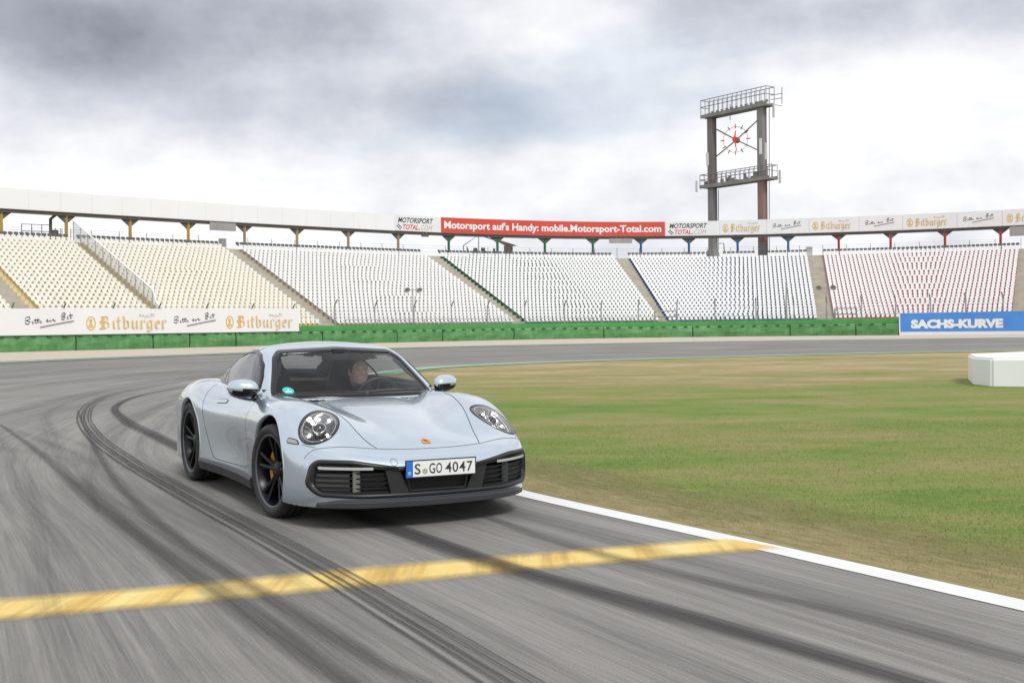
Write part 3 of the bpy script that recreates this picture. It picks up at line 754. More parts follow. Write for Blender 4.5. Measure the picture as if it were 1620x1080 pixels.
# all the others as one mesh
base = {}
for kind, me in SM.items():
    v = np.empty(len(me.vertices) * 3); me.vertices.foreach_get('co', v); base[kind] = (v.reshape(-1, 3), [tuple(p.vertices) for p in me.polygons])
allv = []; loops = []; counts = []; mi = []; nb = 0; mats_k = {'white': 0, 'dark': 1, 'cream': 2}
for kind in SM:
    bv, bf = base[kind]; fl = np.concatenate([np.array(f) for f in bf]); fc = np.array([len(f) for f in bf])
    for (d, X, Y, z, rz, kd) in places[300:]:
        if kd != kind: continue
        c, s = math.cos(rz), math.sin(rz)
        allv.append(np.c_[bv[:, 0] * c - bv[:, 1] * s + X, bv[:, 0] * s + bv[:, 1] * c + Y, bv[:, 2] + z]); loops.append(fl + nb); counts.append(fc); mi.append(np.full(len(fc), mats_k[kind])); nb += len(bv)
if allv:
    allv = np.concatenate(allv); loops = np.concatenate(loops); counts = np.concatenate(counts); mi = np.concatenate(mi)
    me = bpy.data.meshes.new('seat_rows'); me.vertices.add(len(allv)); me.vertices.foreach_set('co', allv.ravel()); me.loops.add(len(loops)); me.loops.foreach_set('vertex_index', loops.astype(np.int32))
    me.polygons.add(len(counts)); me.polygons.foreach_set('loop_start', np.r_[0, np.cumsum(counts)[:-1]].astype(np.int32)); me.polygons.foreach_set('material_index', mi.astype(np.int32))
    me.polygons.foreach_set('use_smooth', np.ones(len(counts), bool))
    for k in ('white', 'dark', 'cream'): me.materials.append({'white': M_SEAT, 'dark': M_SEATD, 'cream': M_SEATG}[k])
    me.update(calc_edges=True); me.validate()
    o = bpy.data.objects.new('seat_rows', me); COL.objects.link(o); attach(o, stand); o['kind'] = 'stuff'
print('SEATS', len(places))

# plinth wall under the first row, coloured per block
for (c, a, b, sc) in SECT:
    strip('plinth', TOP, a, b, [(row_off(0) + 0.42, 0.0), (row_off(0) + 0.42, 1.40), (row_off(0) + 0.2, 1.40), (row_off(0) + 0.2, 0.0)], TERR[c], stand)

# roof band: fascia sheets, dark beam, shallow deck
M_JOINT = mat('sheet joint', (0.68, 0.68, 0.69), 0.6)
M_BEAM = weathered('brown beam', (0.13, 0.11, 0.095), (0.09, 0.08, 0.07), 0.7, 0.6)
ZB, ZT = 12.72, 14.62
roof = strip('roof', TOP, stand_lo, stand_hi, [(0.28, ZB), (0.28, ZT), (-2.2, ZT - 0.25), (-2.2, ZT - 0.45), (0.1, ZT - 0.2), (0.1, ZB)], M_FASCIA, stand)
strip('beam', TOP, stand_lo, stand_hi, [(0.22, ZB - 0.30), (0.22, ZB - 0.01), (-0.35, ZB - 0.01), (-0.35, ZB - 0.30)], M_BEAM, roof)
for u in np.arange(stand_lo + 2, stand_hi, 3.05):
    x, y = map(float, TOP.at(u, 0.284)); r = TOP.frame(u); MB().box((x, y, (ZB + ZT) / 2), (0.03, 0.008, ZT - ZB - 0.06), math.atan2(r.y, r.x) + math.pi / 2).build('sheet_joint', M_JOINT, roof)
strip('drip_edge', TOP, stand_lo, stand_hi, [(0.33, ZB - 0.06), (0.33, ZB + 0.02), (0.285, ZB + 0.02), (0.285, ZB - 0.06)], M_BEAM, roof)
PCOL = {'yellow': weathered('yellow pillar paint', (0.50, 0.33, 0.06), (0.36, 0.25, 0.10), 0.6, 0.8), 'tan': weathered('buff pillar paint', (0.42, 0.32, 0.20), (0.32, 0.25, 0.17), 0.6, 0.8),
        'green': weathered('green pillar paint', (0.03, 0.16, 0.08), (0.05, 0.19, 0.11), 0.6, 0.8), 'blue': weathered('blue pillar paint', (0.03, 0.11, 0.30), (0.05, 0.15, 0.33), 0.6, 0.8),
        'red': weathered('red pillar paint', (0.46, 0.04, 0.05), (0.36, 0.04, 0.04), 0.6, 0.8)}
pill = [(-110, 'yellow'), (2, 'yellow'), (105, 'yellow'), (206, 'yellow'), (298, 'yellow'), (387, 'tan'), (470, 'tan'), (551, 'tan'), (630, 'tan'), (710, 'green'), (787, 'green'), (862, 'green'), (938, 'green'),
        (1014, 'blue'), (1090, 'blue'), (1167, 'blue'), (1247, 'blue'), (1327, 'red'), (1409, 'red'), (1495, 'red'), (1583, 'red'), (1680, 'red')]
PO = -0.06
for px, c in pill:
    u = TOP.at_px(px, 11.0, PO); x, y = TOP.at(u, PO); x, y = float(x), float(y); fr = TOP.frame(u); rz = math.atan2(fr.y, fr.x) + math.pi / 2
    mb = MB().box((x, y, 10.9), (0.30, 0.12, 3.2), rz); mb.box((x, y, 10.9), (0.10, 0.34, 3.2), rz)
    p = mb.build('pillar', PCOL[c], stand); p['label'] = ('buff' if c == 'tan' else c) + ' roof pillar'
    br = MB(); t = Vector((math.cos(rz), math.sin(rz), 0))
    for s in (-1, 1):
        a = Vector((x, y, ZB - 0.31)); w = Vector((fr.x, fr.y, 0)) * 0.09
        pts = [a + t * s * 0.16 + Vector((0, 0, -0.62)), a + t * s * 0.16, a + t * s * 0.92, a + t * s * 0.80 + Vector((0, 0, -0.08))]
        br.hexa([tuple(q - w) for q in pts] + [tuple(q + w) for q in pts])
    br.build('bracket', M_BEAM, p)

# hanging grey boards below the roof band
for i, (p0, p1, z0_, z1_) in enumerate([(332, 373, 11.75, 12.6), (964, 1000, 11.85, 12.45), (1597, 1660, 11.45, 12.6), (667, 678, 12.15, 12.45)]):
    a, b = TOP.at_px(p0, 12.2, 0.5), TOP.at_px(p1, 12.2, 0.5)
    hb = thing('hanging_panel', ['grey board hanging under the roof band above the yellow seats', 'grey board hanging under the roof band between green and blue pillars', 'large grey board hanging under the roof band beside the last red pillar',
                                 'small dark box hanging under the roof band before the red banner'][i], 'panel', tuple(float(q) for q in TOP.at((a + b) / 2, 0.5)) + (z0_,))
    strip('board', TOP, a, b, [(0.55, z0_), (0.55, z1_), (0.42, z1_), (0.42, z0_)], M_CONC2 if i < 3 else M_BEAM, hb)
    mb = MB()
    for u in (a + 0.3 * (b - a), a + 0.7 * (b - a)):
        x, y = TOP.at(u, 0.44); mb.tube([(float(x), float(y), z1_), (float(x), float(y), ZB + 0.05)], 0.02, 6)
    mb.build('hanger', M_STEEL, hb)

# banners on the roof band -------------------------------------------------
def banner_thing(label, a, b, m, z0, z1, path, off, thick=0.04, cat='banner', name='advertising_banner'):
    x, y = path.at((a + b) / 2, off)
    t = thing(name, label, cat, (float(x), float(y), z0)); strip('sheet', path, a, b, [(off + thick, z0), (off + thick, z1), (off, z1), (off, z0)], m, t)
    return t
OFFB = 0.30
uz = lambda px: TOP.at_px(px, 13.7, OFFB + 0.05)
a, b = uz(698), uz(1052)
rb = banner_thing('long red banner with white mobile website lettering on the roof band', a, b, M_RED, ZB + 0.05, ZT - 0.02, TOP, OFFB)
fr = on_path(TOP, a, OFFB + 0.04)
v, f = text2d("Motorsport auf's Handy: mobile.Motorsport-Total.com", 0.92, (b - a) - 0.9, 0.032)
print_on('lettering', fr, [(v, f, 0.42, ZB + 0.55)], M_WINK, rb)
for k, (p0, p1) in enumerate([(625, 696), (1053, 1136)]):
    a, b = uz(p0), uz(p1)
    t = banner_thing(['white motorsport banner with black and red italic lettering, left of the red banner', 'white motorsport banner with black and red italic lettering, right of the red banner'][k], a + 0.03, b - 0.03, M_BANNER, ZB + 0.05, ZT - 0.02, TOP, OFFB)
    a = a + (0.25 if k == 0 else 0.35); w = 5.1
    fr = on_path(TOP, a, OFFB + 0.04)
    v, f = text2d('MOTORSPORT', 0.62, w - 0.15, 0.022, 0.28); print_on('lettering', fr, [(v, f, 0.15, ZB + 1.02)], M_INK, t, 'black italic lettering')
    v, f = text2d('TOTAL', 0.62, w * 0.42, 0.022, 0.28); print_on('lettering', fr, [(v, f, 0.85, ZB + 0.22)], M_REDINK, t, 'red italic lettering')
    v, f = text2d('.', 0.62, None, 0.03); print_on('lettering', fr, [(v, f, 0.85 + w * 0.43, ZB + 0.22)], M_INK, t, 'black full stop')
    v, f = text2d('COM', 0.60, w * 0.32, 0.0, 0.28); print_on('lettering', fr, [(v, f, 1.0 + w * 0.46, ZB + 0.22)], M_GREYINK, t, 'thin grey italic lettering')
    sq = []
    for i in range(4):
        for j in range(4):
            if (i + j) % 2 == 0 and (i, j) not in ((0, 0), (3, 3)): sq.append((np.array([(0, 0), (0.17, 0), (0.17, 0.15), (0, 0.15)]), [(0, 1, 2, 3)], -0.02 + 0.18 * i, ZB + 0.2 + 0.16 * j))
    print_on('chequered_mark', fr, sq, M_INK, t)

def beer_unit(t, fr, x, zb_, h, wordw, mini=True):
    (v, f), (bv, bf) = emblem(h * 1.12)
    print_on('emblem', fr, [(v, f, x + 0.42 * h, zb_ - 0.12 * h), (bv, bf, x + 0.42 * h, zb_ - 0.12 * h)], M_GOLD, t)
    v, f, d, w = brewery(h); v = v * [wordw / w, 1]
    print_on('lettering', fr, [(v, f, x + 1.12 * h, zb_, d)], M_GOLD, t, 'gold blackletter brewery name')
    if mini:
        v, f, d = slogan(1.45 * h, 0.26 * h); print_on('small_slogan', fr, [(v, f, x + 1.12 * h + wordw * 0.58, zb_ + 0.98 * h, d)], M_GREYINK, t)
spots = [(1138, 1213, 1213, 1279, 1143), (1280, 1359, 1359, 1427, 1285), (1428, 1514, 1514, 1585, 1434), (1586, 1678, None, None, 1592)]
beer_lab = ['white beer banner with gold blackletter name, in front of the clock tower', 'white beer banner with gold blackletter name above the blue pillar at the last blue seats', 'white beer banner with gold blackletter name above the second and third red pillars', 'white beer banner cut by the right edge of the view']
slog_lab = ['white banner with handwritten beer slogan, right of the clock tower', 'white banner with handwritten beer slogan above the first red pillar', 'white banner with handwritten beer slogan above the third red pillar']
for i, (p0, p1, q0, q1, px) in enumerate(spots):
    a, b = uz(p0), uz(p1)
    t = banner_thing(beer_lab[i], a + 0.015, b - 0.015, M_BANNER, ZB + 0.05, ZT + 0.04 + 0.02 * i, TOP, OFFB); tag(t, group='beer banners on the roof band')
    fr = on_path(TOP, uz(px), OFFB + 0.04); beer_unit(t, fr, 0.0, ZB + 0.50, 0.93, 3.75)
    if q0:
        a, b = uz(q0), uz(q1)
        t = banner_thing(slog_lab[i], a + 0.015, b - 0.015, M_BANNER, ZB + 0.05, ZT + 0.04 + 0.02 * i, TOP, OFFB); tag(t, group='slogan banners on the roof band')
        v, f, d = slogan(3.7, 0.75); print_on('lettering', on_path(TOP, uz(q0 + 9), OFFB + 0.04), [(v, f, 0.0, ZB + 0.85, d)], M_INK, t, 'black handwritten slogan')

# rear fence on the top walkway
M_THIN = mat('thin grey wire', (0.45, 0.46, 0.47), 0.5, 0.3)
rf = thing('rear_fence', 'thin grey mesh fence along the back of the top row', 'fence', tuple(float(q) for q in TOP.at(u_(800), -2.2)) + (9.8,))
for u in np.arange(u_(-40), u_(1660), 2.9):
    if any(abs(u - u_((p + q) / 2)) < 0.8 for p, q in [(345, 371), (665, 691)]): continue
    x, y = TOP.at(u, -1.6); MB().tube([(float(x), float(y), 9.7), (float(x), float(y), 11.3)], 0.035, 5).build('post', M_STEEL, rf)
for z in (10.55, 11.0, 11.28):
    us = np.arange(u_(-40), u_(1660), 2.9); MB().tube([(*map(float, TOP.at(u, -1.6)), z) for u in us], 0.011, 4).build('wire', M_THIN, rf)
strip('walkway', TOP, stand_lo, stand_hi, [(-0.10, 0), (-0.10, 9.78), (-3.0, 9.78), (-3.0, 0)], M_CONC2, stand)

# ------------------------------------------------------------------ catch fence behind the barrier
cf = thing('catch_fence', 'tall debris fence with bent steel posts between barrier and grandstand', 'fence', tuple(float(q) for q in WALL.at(WALL.at_px(800, 1.6), -2.2)) + (0,))
posts = [-60, 18, 100, 178, 250, 325, 397, 462, 529, 593, 655, 714, 771, 830, 893, 951, 1010, 1071, 1131, 1196, 1256, 1308, 1363, 1417, 1472, 1528, 1587, 1650]
fu = []
for i, px in enumerate(posts):
    u = WALL.at_px(px, 2.5, -2.3); fu.append(u); x, y = map(float, WALL.at(u, -2.3)); r = WALL.frame(u)
    top = 3.35 if px < 480 else 3.75
    MB().tube([(x, y, 0), (x, y, top - 0.45), (x + r.x * 0.22, y + r.y * 0.22, top - 0.1), (x + r.x * 0.5, y + r.y * 0.5, top + 0.2)], 0.065, 6).build('post', M_STEEL, cf)
for z in (1.8, 2.4, 2.9, 3.25):
    MB().tube([(*map(float, WALL.at(u, -2.3)), z) for u in np.arange(fu[0], fu[-1], 1.5)], 0.013, 4).build('wire', M_THIN, cf)
mb = MB()
for u in np.arange(WALL.at_px(470, 2.0, -2.3), fu[-1], 0.55):
    x, y = map(float, WALL.at(u, -2.3)); mb.tube([(x, y, 1.5), (x, y, 3.2)], 0.005, 3, False)
mm = mb.build('wire_mesh', M_THIN, cf); mm['kind'] = 'stuff'
# low handrail in front of the first row
hr = thing('handrail', 'low grey tubular handrail along the foot of the grandstand', 'railing', tuple(float(q) for q in TOP.at(u_(900), row_off(0) + 1.0)) + (0,))
us = np.arange(u_(373), stand_hi - 3, 2.0); O_ = row_off(0) + 1.3
for u in us:
    x, y = map(float, TOP.at(u, O_)); MB().tube([(x, y, 0), (x, y, 2.15)], 0.04, 6).build('post', M_STEEL, hr)
for z in (2.15, 1.75):
    MB().tube([(*map(float, TOP.at(u, O_)), z) for u in us], 0.03, 6).build('rail', M_STEEL, hr)
# gate frames at the foot of two aisles
for px, lab in ((1048, 'grey tubular gate frame at the foot of the aisle between green and blue seats'), (1333, 'grey tubular gate frame at the foot of the aisle between blue and red seats')):
    pts = []
    for q in (px - 12, px + 22):
        u = WALL.at_px(q, 2.2, -2.9); x, y = map(float, WALL.at(u, -2.9)); pts.append((x, y))
    g = thing('gate', lab, 'gate', (*pts[0], 0))
    for (x, y) in pts: MB().tube([(x, y, 0), (x, y, 2.75)], 0.09, 8).build('post', M_STEEL, g)
    MB().tube([(*pts[0], 2.72), (*pts[1], 2.72)], 0.055, 6).build('rail', M_STEEL, g); MB().tube([(*pts[0], 2.15), (*pts[1], 2.15)], 0.04, 6).build('rail', M_STEEL, g)

# ------------------------------------------------------------------ big white banner on the left, blue corner sign on the right
ub = WALL.at_px(473, 2.0, 0.12)
t = banner_thing('long white beer banner standing on the green barrier at the left', 10.0, ub, M_BANNER, 1.16, 3.06, WALL, 0.06, 0.05)
for px, ln in ((-84, 76), (136, 127), (357, 105)):
    u0 = WALL.at_px(px, 2.0, 0.12); u1 = WALL.at_px(px + ln, 2.0, 0.12); h = 0.92
    fr = on_path(WALL, u0, 0.11); beer_unit(t, fr, 0.0, 1.56, h, (u1 - u0) - 1.12 * h)
for px, ln in ((38, 81), (274, 69)):
    u0 = WALL.at_px(px, 2.0, 0.12); u1 = WALL.at_px(px + ln, 2.0, 0.12)
    v, f, d = slogan(u1 - u0, 0.78); print_on('slogan', on_path(WALL, u0, 0.11), [(v, f, 0, 1.93, d)], M_INK, t, 'black handwritten slogan')
mb = MB()
for u in np.arange(10, ub, 2.4):
    x, y = map(float, WALL.at(u, -0.05)); mb.box((x, y, 2.1), (0.08, 0.08, 1.9))
mb.build('support_frame', M_STEEL, t)
a = uBlue
t = banner_thing('blue corner name sign with white capital lettering at the right end of the barrier', a, WALL.L - 6, M_BLUE, 0.30, 2.12, WALL, 0.02, 0.06, 'sign', 'corner_sign')
strip('white_footing', WALL, a, WALL.L - 6, [(0.10, -0.01), (0.10, 0.30), (-0.8, 0.30), (-0.8, -0.01)], M_BANNER, t)
strip('edge_strip', WALL, a - 0.02, a + 0.10, [(0.085, 0.30), (0.085, 2.12), (-0.3, 2.12), (-0.3, 0.30)], M_BANNER, t)
strip('top_panel', WALL, a + 0.12, WALL.L - 6, [(0.0, 1.62), (0.0, 2.10), (-0.9, 2.10), (-0.9, 1.62)], M_BLUE, t)
u0, u1 = WALL.at_px(1441, 1.1, 0.12), WALL.at_px(1587, 1.1, 0.12)
v, f = text2d('SACHS-KURVE', 0.86, u1 - u0, 0.065); print_on('lettering', on_path(WALL, u0, 0.08), [(v, f, 0, 0.62)], M_WINK, t, 'white capital lettering', lift=0.02)

# ------------------------------------------------------------------ floodlights, tall pole
def floodlight(px, py, z, off, lab):
    u = WALL.at_px(px, z, off); x, y = map(float, WALL.at(u, off)); r = WALL.frame(u); tx, ty = -r.y, r.x
    o = thing('floodlight', lab, 'floodlight', (x, y, 0), 0, 'twin floodlights behind the barrier')
    MB().tube([(x, y, 0), (x, y, z)], [0.07, 0.045], 8).build('pole', M_STEEL, o)
    MB().tube([(x - tx * 0.75, y - ty * 0.75, z), (x + tx * 0.75, y + ty * 0.75, z)], 0.04, 6).build('crossbar', M_STEEL, o)
    for s in (-1, 1):
        c = Vector((x + tx * 0.72 * s, y + ty * 0.72 * s, z + 0.05)); m_ = MB()
        m_.lathe([(-0.30, 0.02), (-0.28, 0.10), (-0.10, 0.17), (0.12, 0.30), (0.15, 0.31), (0.13, 0.27)], 12, 'Y')
        Mx = Matrix.Rotation(math.atan2(r.y, r.x) - math.pi / 2, 3, 'Z') @ Matrix.Rotation(-0.5, 3, 'X')
        m_.v = [tuple(c + Mx @ Vector(p)) for p in m_.v]
        m_.build('lamp_head', weathered('lamp housing', (0.62, 0.62, 0.60), (0.5, 0.5, 0.48), 0.4, 2), o, True)
floodlight(653, 458, 4.95, -3.2, 'twin floodlight on a pole in front of the buff block of seats')
floodlight(1307, 455, 4.85, -3.2, 'twin floodlight on a pole in front of the aisle beside the red seats')
u = WALL.at_px(1244, 3.5, -3.0); x, y = map(float, WALL.at(u, -3.0))
t = thing('camera_mast', 'plain tall grey pole behind the barrier in front of the blue seats', 'pole', (x, y, 0)); MB().tube([(x, y, 0), (x, y, 5.35)], [0.10, 0.08], 8).build('pole', M_STEEL, t); MB().box((x, y, 5.4), (0.22, 0.22, 0.12)).build('cap', M_STEEL, t)

# ------------------------------------------------------------------ clock tower
M_COR = weathered('rusty steel', (0.20, 0.185, 0.175), (0.25, 0.165, 0.13), 0.7, 0.45, 0.3, stretch=(1, 1, 0.4))
M_RUST = weathered('red oxide steel', (0.30, 0.15, 0.115), (0.20, 0.18, 0.17), 0.7, 0.4, 0.2, stretch=(1, 1, 0.5))
M_GREYS = weathered('grey tower steel', (0.30, 0.29, 0.28), (0.20, 0.19, 0.185), 0.65, 0.4, 0.3, stretch=(1, 1, 0.4))
M_CLK = mat('red clock paint', (0.78, 0.06, 0.04), 0.45)
M_CLKD = mat('dark red clock paint', (0.40, 0.05, 0.05), 0.5)
D1, D2 = 161.0, 153.6
def pt(px, py, d):
    a, b = (px - 810) / FPX, -(py - 540) / FPX; u, v = cr_ * a + sr_ * b, -sr_ * a + cr_ * b
    wy, wz = cp_ - v * sp_, sp_ + v * cp_; return Vector((u / wy * d, d, CAM_H + wz / wy * d))
P1, P2 = pt(1127, 300, D1), pt(1206, 290, D2); P1.z = P2.z = 0
tdir = (P2 - P1).normalized(); tn = Vector((tdir.y, -tdir.x, 0)); trz = math.atan2(tdir.y, tdir.x)
tw = thing('clock_tower', 'tall rusty steel tower with two columns, railed platforms and an open red clock', 'tower', tuple(P1.lerp(P2, 0.5)))
ZTOP, ZMID = 30.0, 20.3
def tcol(P, top, mats):
    mb = MB(); 
    for s, z0, z1 in ((0, 0, 12.0), (1, 12.0, ZMID), (2, ZMID, top)):
        mb.cur = min(s, len(mats) - 1)
        for (a, b, w, d) in ((0, 0.36, 1.00, 0.10), (0, -0.36, 1.00, 0.10), (0.0, 0, 0.16, 0.62), (0.34, 0, 0.10, 0.62), (-0.34, 0, 0.10, 0.62)):
            c = P + tdir * a + tn * b; mb.box((c.x, c.y, (z0 + z1) / 2), (w, d, z1 - z0), trz)
    return mb
tcol(P1, ZTOP + 0.5, [M_GREYS, M_GREYS, M_COR]).build('column', [M_GREYS, M_GREYS, M_COR], tw)
tcol(P2, ZTOP + 0.6, [M_GREYS, M_RUST, M_GREYS]).build('column', [M_GREYS, M_RUST, M_GREYS], tw)
def platform(z, ext0, ext1, hgt, nbar, wide):
    a = P1 - tdir * ext0; b = P2 + tdir * ext1; c = (a + b) / 2; Lp = (b - a).length
    mb = MB().box((c.x, c.y, z), (Lp, wide, 0.18), trz)
    for s in (-1, 1):
        q = c + tn * s * (wide / 2 + 0.05); mb.box((q.x, q.y, z + 0.08), (Lp, 0.10, 0.48), trz)
    for k in range(int(Lp / 0.8)):
        q = a + tdir * (0.4 + 0.8 * k); mb.box((q.x, q.y, z + 0.02), (0.08, wide + 0.02, 0.30), trz)
    pf = mb.build('platform', M_GREYS, tw)
    for s in (-1, 1):
        r = MB(); e = tn * s * (wide / 2)
        for zz_ in ((z + hgt, z + hgt * 0.60) if s > 0 else (z + hgt,)):
            r.tube([a + e + Vector((0, 0, zz_)), b + e + Vector((0, 0, zz_))], 0.055, 6)
        for k in range(nbar + 1):
            q = a.lerp(b, k / nbar) + e; r.tube([q + Vector((0, 0, z)), q + Vector((0, 0, z + hgt))], 0.045, 5)
        r.build('railing', M_GREYS, pf)
    for end in (a, b):
        r = MB()
        for zz_ in (z + hgt, z + hgt * 0.58): r.tube([end + tn * wide / 2 + Vector((0, 0, zz_)), end - tn * wide / 2 + Vector((0, 0, zz_))], 0.05, 6)
        r.build('railing', M_GREYS, pf)
    return a, b
a1, b1 = platform(ZTOP, 1.3, 1.5, 2.35, 14, 1.6)
a2, b2 = platform(ZMID, 1.6, 1.9, 1.75, 15, 1.6)
# rows of small lamps and boxes on the platforms
random.seed(3)
for k in range(12):
    q = a1.lerp(b1, 0.08 + 0.075 * k) - tn * 0.6; mb = MB(); w = random.uniform(0.25, 0.45)
    mb.tube([q + Vector((0, 0, ZTOP)), q + Vector((0, 0, ZTOP + 0.6))], 0.04, 5); mb.box((q.x, q.y, ZTOP + 0.75), (w, 0.25, 0.35), trz, Matrix.Rotation(0.4, 3, 'X')); mb.build('spotlight', M_STEEL, tw)
for k in range(16):
    q = a2.lerp(b2, 0.06 + 0.058 * k) + tn * random.uniform(-0.6, 0.6); h = random.uniform(0.3, 1.1)
    MB().box((q.x, q.y, ZMID + 0.1 + h / 2), (random.uniform(0.2, 0.45), 0.3, h), trz).build('equipment_box', M_GREYS, tw)
M_ANT = mat('pale antenna', (0.66, 0.66, 0.63), 0.5)
for (px, py0, py1, d) in ((1102, 286, 304, D1 + 1), (1234, 269, 290, D2 - 1), (1119, 242, 262, D1 - 1), (1203, 219, 244, D2 - 2), (1212, 226, 252, D2 - 1.6), (1224, 163, 186, D2 - 1)):
    p, q = pt(px, py1, d), pt(px, py0, d); c = (p + q) / 2; MB().box(tuple(c), (0.32, 0.18, (q - p).length), trz).build('antenna', M_ANT, tw)
for (px, py0, py1, d) in ((1237, 138, 165, D2 - 1), (1217, 150, 400, D2 + 0.8), (1136.5, 300, 395, D1 + 0.6), (1184, 176, 168, D2 + 2), (1221, 258, 285, D2 - 1), (1155, 190, 165, D1 - 3)):
    p, q = pt(px, py1, d), pt(px, py0, d); MB().tube([p, q], 0.055, 5).build('mast', M_GREYS, tw)
for py in (150, 157, 164):
    MB().tube([pt(1219, py + 1, D2 - 0.8), pt(1238, py - 2 + (py == 164) * 6, D2 - 1.2)], 0.05, 5).build('bracket_arm', M_GREYS, tw)
# clock: hub, four arms, ring, ticks, hands; it faces a little left of the camera
cc = pt(1163.5, 221, 157.0); cyaw = math.radians(24)
cx_ = Vector((math.cos(cyaw), -math.sin(cyaw), 0)) ; cx_ = Vector((math.cos(math.radians(28)), math.sin(math.radians(28)) * -1, 0)); cz_ = Vector((0, 0, 1)); cn_ = Vector((cx_.y, -cx_.x, 0))
ck = MB(); R = 1.72
ring = [cc + cx_ * R * math.cos(2 * math.pi * k / 36) + cz_ * R * math.sin(2 * math.pi * k / 36) for k in range(37)]
MB().tube(ring, 0.035, 5, False).build('clock_ring', M_GREYS, tw)
for k in range(12):
    a = 2 * math.pi * k / 12; d = cx_ * math.sin(a) + cz_ * math.cos(a); p, q = cc + d * (R - 0.22), cc + d * (R + 0.36)
    MB().tube([p, q], 0.085, 4).build('hour_mark', M_CLK if k % 3 == 0 else M_CLKD, tw)
hub = MB(); hub.tube([cc + cn_ * 0.1, cc - cn_ * 0.9], 0.40, 14); hub.build('clock_hub', M_GREYS, tw); 
MB().tube([cc + cn_ * 0.32, cc + cn_ * 0.12], 0.34, 14).build('hub_cap', M_CLK, tw)
def hand(ang, ln, back, w, lift):
    d = cx_ * math.sin(ang) + cz_ * math.cos(ang); s = cx_ * math.cos(ang) - cz_ * math.sin(ang); o = cc + cn_ * lift
    v = [o - d * back - s * w * 1.2, o - d * back + s * w * 1.2, o + d * ln + s * w * 0.5, o + d * ln - s * w * 0.5]
    return MB().hexa([tuple(p) for p in v] + [tuple(p + cn_ * 0.05) for p in v]).build('clock_hand', M_CLK, tw)
hand(math.radians(6), 1.15, 0.35, 0.13, 0.35); hand(math.radians(170), 1.62, 0.35, 0.10, 0.42)
for (px, py, d) in ((1134, 205, D1), (1134, 247, D1), (1199, 190, D2), (1200, 238, D2)):
    MB().tube([cc - cn_ * 0.4, pt(px, py, d)], 0.10, 6).build('clock_arm', M_GREYS, tw)
# service cage and bent pipe at the foot of the left column
q = pt(1141, 392, D1 - 5)
MB().tube([pt(1133, 397, D1 - 5), pt(1133, 385, D1 - 5), pt(1145, 385, D1 - 5), pt(1146, 399, D1 - 5)], 0.09, 6).build('service_hoop', M_STEEL, tw)
for i in range(9):
    p = pt(1131 - i * 1.1, 375 + i * 3.2, D1); 
MB().hexa([tuple(P1 + tdir * x_ + tn * y_ + Vector((0, 0, z_))) for (x_, y_, z_) in ((-1.2, -0.7, 9), (1.1, -0.7, 9), (1.1, 0.7, 9), (-1.2, 0.7, 9), (-0.5, -0.5, 11.6), (0.5, -0.5, 11.6), (0.5, 0.5, 11.6), (-0.5, 0.5, 11.6))]).build('column_foot', M_GREYS, tw)

# tent frame, cage fence and stair structures along the top walkway
M_TENT = weathered('old canvas', (0.36, 0.30, 0.25), (0.26, 0.20, 0.17), 0.9, 0.8)
def tp(px, z, off): 
    u = TOP.at_px(px, z, off); x, y = map(float, TOP.at(u, off)); return Vector((x, y, z))
tent = thing('tent', 'weathered brown canvas tent frame behind the green pillars', 'tent', tuple(tp(772, 9.8, -5)))
mb = MB()
apex0, apex1 = tp(757, 13.0, -4), tp(772, 13.0, -9)
e0, e1 = tp(733, 11.6, -4), tp(808, 11.9, -7)
for a, b in ((e0, apex0), (apex0, e1 + Vector((0, 0, 0.1))), (apex0, apex0 - Vector((0, 0, 3.4))), (e0, e0 - Vector((0, 0, 2.0)))): mb.tube([a, b], 0.06, 5)
mb.build('frame', M_STEEL, tent)
g0, g1, g2 = tp(767, 12.7, -4), tp(811, 11.9, -4), tp(811, 9.6, -4)
def slab(pts, th, name, m, par):
    n_ = Vector((0.2, 1, 0)) * th; MB().hexa([tuple(p) for p in pts] + [tuple(p + n_) for p in pts]).build(name, m, par)
slab([tp(766, 13.0, -4), tp(770, 12.9, -4), tp(812, 11.9, -4), tp(797, 11.8, -4)], 3.0, 'canvas_roof', M_TENT, tent)
slab([tp(798, 9.6, -4), tp(811, 9.6, -4), tp(811, 11.9, -4), tp(797, 11.7, -4)], 0.1, 'canvas_wall', M_TENT, tent)
slab([tp(742, 9.6, -4), tp(747, 9.6, -4), tp(740, 11.3, -4), tp(738, 11.6, -4)], 0.08, 'canvas_wall', M_TENT, tent)
for k, (p0, p1) in enumerate(((746, 756), (760, 768), (779, 784))):
    zt = (11.3, 11.35, 11.3)[k]
    slab([tp(p0, 9.6, -3.5), tp(p1, 9.6, -3.5), tp(p1 - 2, zt, -3.5), tp(p0 + (3 if k == 0 else 1), zt, -3.5)], 0.5, 'canvas_bundle', M_TENT, tent)
# divider fence running down beside the yellow stair
def m_net():
    m = mat('fine steel net', (0.42, 0.44, 0.45), 0.5, 0.2); n = NT(m); n.alpha(0.42); return m
M_NET = m_net()
uD = SECT[1][2] + 0.45
df = thing('divider_fence', 'translucent grey mesh fence running down beside the narrow yellow stair', 'fence', tuple(map(float, TOP.at(uD, 5))) + (8,))
hts = lambda k: 0.9 + 2.0 * (k / NROW) ** 1.0 
P_ = [Vector((*map(float, TOP.at(uD, row_off(k))), row_z(k))) for k in range(0, NROW + 1)]
for k in range(0, NROW + 1, 2): MB().tube([P_[k], P_[k] + Vector((0, 0, 2.1 if k > 3 else 1.2))], 0.045, 5).build('post', M_STEEL, df)
MB().tube([p + Vector((0, 0, 2.1 if i > 3 else 1.2)) for i, p in enumerate(P_)], 0.06, 6).build('top_rail', M_FASCIA, df)
V = []; F = []
